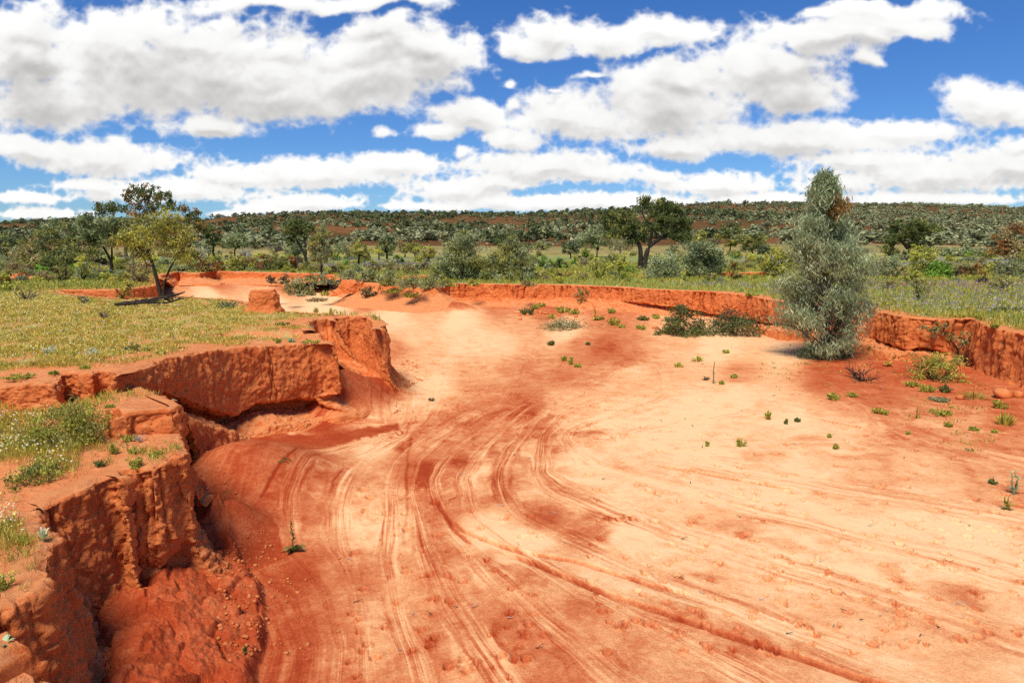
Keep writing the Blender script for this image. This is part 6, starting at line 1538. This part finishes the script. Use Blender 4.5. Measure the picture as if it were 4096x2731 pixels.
scatter_scrub(120, 190, 440, 253, 273, 7, 14, [.2, .35, .15, .15, .1, .05], 'of the plain beyond the creek bend')
scatter_scrub(150, 500, 1040, 252, 284, 7, 15, [.2, .3, .2, .15, .07, .08], 'of the right-hand plain')

# ================================================================== SHRUBS OF THE HILLSIDE
rs = np.random.RandomState(5)
def shrub_mesh(seed, nl, dark):
    r_ = np.random.RandomState(seed); mb = MB(); k = 9
    c = unit(r_.normal(size=(k, 3))); c[:, 2] = np.abs(c[:, 2]); c = c * r_.uniform(.4, .9, (k, 1)) * [.42, .42, .62] + [0, 0, .28]
    idx = r_.randint(0, k, nl); P = c[idx] + r_.normal(size=(nl, 3)) * [.10, .10, .08]; P[:, 2] = np.clip(P[:, 2], .03, 1.05)
    tint = r_.uniform(.2, .8, k)
    leaves(mb, P, .30, .17, 'random', r_, np.clip(tint[idx] + r_.normal(size=nl) * .2, 0, 1))
    return mb
NV = 6
near_t = {m: [shrub_mesh(60 + i, 95, m) for i in range(NV)] for m in (0, 1)}
far_t = [shrub_mesh(90 + i, 46, 0) for i in range(NV)]
near_me = {m: [near_t[m][i].mesh('hill_shrub', [M['hill_d' if m == 0 else 'hill_g']], False) for i in range(NV)] for m in (0, 1)}
xh, yh, zh, hx, ht = HILL
N = 24000
fi = rs.uniform(0, 1, N) ** .75 * .999; fj = rs.uniform(0, 1, N)
ii = fi * (xh.shape[0] - 1) / 1.22 * 1.04; jj = fj * (xh.shape[1] - 1)
i0 = np.minimum(ii.astype(int), xh.shape[0] - 2); j0 = np.minimum(jj.astype(int), xh.shape[1] - 2); a_ = ii - i0; b__ = jj - j0
bl = lambda A: A[i0, j0] * (1 - a_) * (1 - b__) + A[i0 + 1, j0] * a_ * (1 - b__) + A[i0, j0 + 1] * (1 - a_) * b__ + A[i0 + 1, j0 + 1] * a_ * b__
SX, SY_, SZ, ST_, SPX = bl(xh), bl(yh), bl(zh), bl(ht), bl(hx)
dens = .46 + .85 * fbm2(SX * .014, SY_ * .007 + 3, 4) + .34 * sstep(560, 850, SPX) + .22 * sstep(.8, 1.0, ST_) - .38 * (1 - sstep(.06, .2, ST_)) - .18 * sstep(250, 60, SPX)
for cx, t0, rx_, rt in ((350, .45, 40, .14), (470, .62, 30, .14), (345, .3, 50, .08), (520, .5, 20, .15), (690, .3, 22, .1), (740, .3, 25, .12), (890, .35, 28, .12), (225, .75, 30, .15), (620, .35, 20, .1)):
    dens -= .55 * np.exp(-((SPX - cx) / rx_) ** 2 - ((ST_ - t0) / rt) ** 2)
keep = rs.rand(N) < np.clip(dens, 0, 1)
SX, SY_, SZ, ST_, SPX = [v[keep] for v in (SX, SY_, SZ, ST_, SPX)]
gm = (fbm2(SX * .02 + 40, SY_ * .01, 3) * 1.5 + .9 * sstep(640, 900, SPX) + .5 * (1 - sstep(.2, .6, ST_)) - .25 - .6 * sstep(.85, .98, ST_) * (1 - sstep(700, 860, SPX)) > rs.normal(size=len(SX)) * .25).astype(int)
wd = 1.8 + 4.6 * rs.rand(len(SX)) ** 1.3 * (1 - .15 * ST_); hg = wd * rs.uniform(.5, .85, len(SX)); hg = np.where(gm == 0, hg * 1.1, hg * .85)
dis = np.hypot(SX, SY_); screen = wd / dis
infr = (SPX > -5) & (SPX < 1029)
order = np.argsort(-(screen * infr)); top = order[:290]; rest = order[290:]
names = {0: 'dark', 1: 'grey'}
for k in top:
    me = near_me[gm[k]][rs.randint(NV)]
    o = bpy.data.objects.new('hill_shrub', me); COL.objects.link(o); o.location = (SX[k], SY_[k], SZ[k] - .15); o.scale = (wd[k], wd[k], hg[k]); o.rotation_euler = (0, 0, rs.rand() * 6.28)
    zone = 'left' if SPX[k] < 340 else ('middle' if SPX[k] < 690 else 'right')
    col = 'dark green' if gm[k] == 0 else 'pale grey-green'
    tag(o, f'{col} rounded shrub low on the {zone} part of the far hillside', 'shrub', f'{col} shrubs on the {zone} of the hillside')
for m in (0, 1):
    Vs, Fs, Rs = [], [], []; n0 = 0
    for t in range(NV):
        tv = np.concatenate(far_t[t].V); tf = np.concatenate(far_t[t].F); tr = np.concatenate(far_t[t].R)
        sel = [k for k in rest if gm[k] == m and k % NV == t]
        if not sel: continue
        sel = np.array(sel); a = rs.rand(len(sel)) * 6.28; ca, sa = np.cos(a), np.sin(a)
        X_ = (tv[None, :, 0] * ca[:, None] - tv[None, :, 1] * sa[:, None]) * wd[sel][:, None] + SX[sel][:, None]
        Y_ = (tv[None, :, 0] * sa[:, None] + tv[None, :, 1] * ca[:, None]) * wd[sel][:, None] + SY_[sel][:, None]
        Z_ = tv[None, :, 2] * hg[sel][:, None] + SZ[sel][:, None] - .15
        Vs.append(np.stack([X_, Y_, Z_], -1).reshape(-1, 3))
        Fs.append((tf[None] + (np.arange(len(sel)) * len(tv))[:, None, None] + n0).reshape(-1, 4)); n0 += len(sel) * len(tv)
        Rs.append((np.clip(tr[None] + rs.normal(size=(len(sel), 1)) * .22, 0, 1)).ravel())
    o = link('shrubbery', mesh_np('shrubbery', np.concatenate(Vs), np.concatenate(Fs), [M['hill_d' if m == 0 else 'hill_g']], False, dict(rnd=np.concatenate(Rs))))
    tag(o, f'mass of {"dark" if m == 0 else "grey-green"} scrub over the far hills', kind='stuff')
print('hill shrubs', len(SX), flush=True)
# ================================================================== SKY, SUN, CAMERA
SUN_EL, SUN_AZ = math.radians(60), math.radians(-158)      # azimuth from +Y (view direction), negative = left, a little behind the camera
sd_ = np.array([math.sin(SUN_AZ) * math.cos(SUN_EL), math.cos(SUN_AZ) * math.cos(SUN_EL), math.sin(SUN_EL)])
sun = bpy.data.lights.new('sun', 'SUN'); sun.energy = 2.7; sun.angle = math.radians(22); sun.color = (1, .93, .82)
so = bpy.data.objects.new('sun', sun); COL.objects.link(so)
from mathutils import Vector
so.rotation_euler = Vector(sd_).to_track_quat('Z', 'Y').to_euler()

CL = [  # cloud masses: centre and radii in photograph measuring units (2352 wide)
 (520,190,470,130),(820,180,280,105),(300,120,330,120),(130,230,230,110),(1000,130,120,100),(900,90,120,60),(60,130,160,150),(430,90,220,80),(640,230,260,60),(480,300,110,34),(60,60,120,60),
 (620,5,260,36),(880,0,160,30),
 (230,368,250,48),(60,350,150,36),(720,400,320,44),(900,385,150,40),(560,408,140,32),(390,440,270,36),(220,425,120,22),(70,458,110,17),(100,492,120,17),(700,466,150,26),(540,495,70,12),(640,480,120,16),
 (1090,272,120,42),(1010,300,80,30),(1170,240,60,26),(885,302,44,20),
 (1400,90,220,58),(1520,75,160,36),(1280,80,120,56),(1210,120,70,30),
 (1365,175,58,13),(1292,205,30,10),(1168,190,34,26),
 (1520,250,250,105),(1310,270,170,75),(1180,320,70,34),(1560,190,110,62),(1750,160,210,95),(1900,85,210,70),(2060,60,170,55),(1820,220,150,66),(1990,140,60,34),(2000,30,240,26),
 (2300,240,150,66),(2250,225,80,30),(2352,260,120,60),
 (1830,322,370,50),(1560,345,120,36),(2080,300,190,34),(1250,385,230,48),(1065,355,44,28),(1050,440,140,40),(1130,420,110,30),(1360,400,160,36),(1520,410,80,24),
 (1640,425,170,32),(2150,400,330,58),(2000,370,220,34),(2330,380,200,60),(1920,425,110,34),(1340,466,470,24),(1750,458,200,20),(2140,456,280,20),(1000,476,140,14),(1950,468,240,10),(2352,340,80,16)]
def cloud_field(px, py):
    k = np.clip((575 - py) / 430, .16, 1.1)
    wx = fbm2(px / 150, py / 110, 3, .4) * 50 * k; wy = fbm2(px / 150 + 31.4, py / 110 + 7.7, 3, .4) * 34 * k
    x = px + wx; y = py + wy
    best = np.full(px.shape, 9.0)
    for cx, cy, rx, ry in CL:
        dy = (y - cy) / ry
        dy = np.where(dy > 0, dy * 1.3, dy)
        d = np.sqrt(((x - cx) / rx) ** 2 + dy ** 2)
        if rx < 62: d = d + .30
        h = np.clip(.5 + .5 * (best - d) / .22, 0, 1)
        best = best * (1 - h) + d * h - .22 * h * (1 - h)
    fld = 1.0 - best
    nb = lambda S_, o, g, bi=False, q_=0: fbm2((px - 1176) / S_ + q_, (py - 560) / (S_ * .74) + q_, o, g, bi)
    kk = np.clip((k - .16) / .8, 0, 1)
    b = nb(30, 5, .5, True) * (1 - kk) + nb(78, 7, .52, True, 3.3) * kk
    n = nb(46, 6, .55, False, 9.1) * (1 - kk) + nb(120, 7, .56, False, 5.7) * kk
    soft = nb(60, 2, .45, True) * (1 - kk) + nb(130, 3, .45, True, 3.3) * kk
    return fld * .95 - .40 * b + .50 * n + .05 + .08 * (1 - kk), k, fld * .95 - .36 * soft + .18 * n + .04
def sky_window(a0, a1, e0, e1, w, h):
    az = np.radians(np.linspace(a0, a1, w))[None, :]; el = np.radians(np.linspace(e0, e1, h))[:, None]
    x = np.sin(az) * np.cos(el); y = np.cos(az) * np.cos(el); z = np.sin(el) + 0 * az
    y = np.maximum(np.abs(y), .12)
    dep = y * CT - z * ST; up = y * ST + z * CT
    dep = np.maximum(dep, .15)
    px = 1176 + 1568 * x / dep; py = CY0 * 2.297 - 1568 * up / dep
    f0, k, f_ = cloud_field(px, py)
    al = sstep(-.02, .42, f0)
    # light falling through the cloud from above: samples of the field higher up
    pd = h / (e1 - e0)
    def up_s(deg):
        s = int(deg * pd); return np.concatenate([f_[s:], np.repeat(f_[-1:], s, 0)], 0) if s else f_
    thick = np.maximum(0, up_s(.35) + .1) * .25 + np.maximum(0, up_s(1.0)) * .5 + np.maximum(0, up_s(2.2)) * .8 * k + np.maximum(0, up_s(4.0)) * .8 * k
    lit = np.exp(-.85 * thick)
    lit = lit + .16 * (np.clip(1 - np.maximum(f_, 0) * 1.6, 0, 1)) * (1 - lit)
    g0 = f0 * .5 + f_ * .5
    s_ = int(.5 * pd); rim = np.clip((g0 - np.concatenate([g0[s_:], np.repeat(g0[-1:], s_, 0)], 0)) * .55, -.16, .2)
    lit = np.clip(lit + rim, 0, 1)
    return al, lit
def sky_image(name, al, lit):
    h, w = al.shape
    im = bpy.data.images.new(name, w, h, alpha=True, float_buffer=True); im.colorspace_settings.name = 'Non-Color'
    px = np.zeros((h, w, 4), np.float32); px[..., 0] = al; px[..., 1] = lit; px[..., 2] = al; px[..., 3] = 1
    im.pixels.foreach_set(px.ravel()); im.pack(); return im
A0, A1, E0, E1 = -52., 52., -2., 46.
im1 = sky_image('cloud_cover', *sky_window(A0, A1, E0, E1, 1900, 880))
im2 = sky_image('cloud_cover_round', *sky_window(-180, 180, -2, 90, 720, 184))
world = bpy.data.worlds.new('World'); SC.world = world; world.use_nodes = True
nt = world.node_tree; nt.nodes.clear(); b = NB(nt)
dirv = b.n('ShaderNodeTexCoord').outputs['Generated']
sp = b.n('ShaderNodeSeparateXYZ'); b.l(dirv, sp.inputs[0])
azn = b.math('MULTIPLY', b.math('ARCTAN2', sp.outputs[0], sp.outputs[1]), 180 / math.pi)
eln = b.math('MULTIPLY', b.math('ARCSINE', sp.outputs[2]), 180 / math.pi)
def tex(im, a0, a1, e0, e1):
    u = b.math('DIVIDE', b.math('SUBTRACT', azn, a0), a1 - a0); v = b.math('DIVIDE', b.math('SUBTRACT', eln, e0), e1 - e0)
    t = b.n('ShaderNodeTexImage'); t.image = im; t.extension = 'EXTEND'; t.interpolation = 'Cubic' if im.size[0] > 1000 else 'Linear'
    b.l(b.comb(u, v), t.inputs[0])
    s2 = b.n('ShaderNodeSeparateColor'); b.l(t.outputs[0], s2.inputs[0]); return s2.outputs[0], s2.outputs[1]
a1_, l1_ = tex(im1, A0, A1, E0, E1); a2_, l2_ = tex(im2, -180, 180, -2, 90)
win = b.math('MULTIPLY', b.maprange(b.math('ABSOLUTE', azn), 49, 52, 1, 0), b.maprange(eln, 43, 46, 1, 0))
mixf = lambda f, p, q_: b.math('ADD', b.math('MULTIPLY', p, b.math('SUBTRACT', 1.0, f)), b.math('MULTIPLY', q_, f))
alp = mixf(win, a2_, a1_); lit = mixf(win, l2_, l1_)
sky = b.n('ShaderNodeTexSky', sky_type='NISHITA'); sky.sun_disc = False; sky.sun_elevation = SUN_EL; sky.sun_rotation = -SUN_AZ if False else SUN_AZ
sky.air_density = 1.0; sky.dust_density = .3; sky.ozone_density = 1.5; sky.altitude = 300
hs = b.n('ShaderNodeHueSaturation'); hs.inputs['Saturation'].default_value = 1.2; hs.inputs['Value'].default_value = 1.0; hs.inputs['Hue'].default_value = .5
b.l(sky.outputs[0], hs.inputs['Color'])
tnn = b.n('ShaderNodeVectorMath', operation='MULTIPLY'); b.l(hs.outputs[0], tnn.inputs[0]); tnn.inputs[1].default_value = (.30, .46, .70); tn = tnn.outputs[0]
SKY_STR = .10
cl = b.ramp(lit, [(.0, (.275, .267, .259)), (.30, (.41, .404, .396)), (.58, (.545, .543, .537)), (1.0, (.61, .61, .60))])
mul = b.n('ShaderNodeVectorMath', operation='SCALE'); b.l(cl, mul.inputs[0]); mul.inputs['Scale'].default_value = 1 / SKY_STR
c = b.n('ShaderNodeMix', data_type='RGBA'); b.l(alp, c.inputs[0]); b.l(tn, c.inputs[6]); b.l(mul.outputs[0], c.inputs[7])
bg = b.n('ShaderNodeBackground'); bg.inputs['Strength'].default_value = SKY_STR; b.l(c.outputs[2], bg.inputs[0])
ow = b.n('ShaderNodeOutputWorld'); b.l(bg.outputs[0], ow.inputs[0])
world.cycles.sampling_method = 'MANUAL'; world.cycles.sample_map_resolution = 1024

cam = bpy.data.cameras.new('camera'); cam.lens = 24; cam.sensor_width = 36; cam.clip_start = .05; cam.clip_end = 6000
co = bpy.data.objects.new('camera', cam); COL.objects.link(co); co.location = (0, 0, CAMZ); co.rotation_euler = (math.pi / 2 - TH, 0, 0)
SC.camera = co
SC.view_settings.view_transform = 'Standard'; SC.view_settings.look = 'None'; SC.view_settings.exposure = .77; SC.view_settings.gamma = 1
SC.render.film_transparent = False
SC.cycles.max_bounces = 6; SC.cycles.diffuse_bounces = 3; SC.cycles.transmission_bounces = 3; SC.cycles.transparent_max_bounces = 4
SC.cycles.use_adaptive_sampling = False; SC.cycles.use_denoising = False; SC.cycles.sample_clamp_indirect = 4
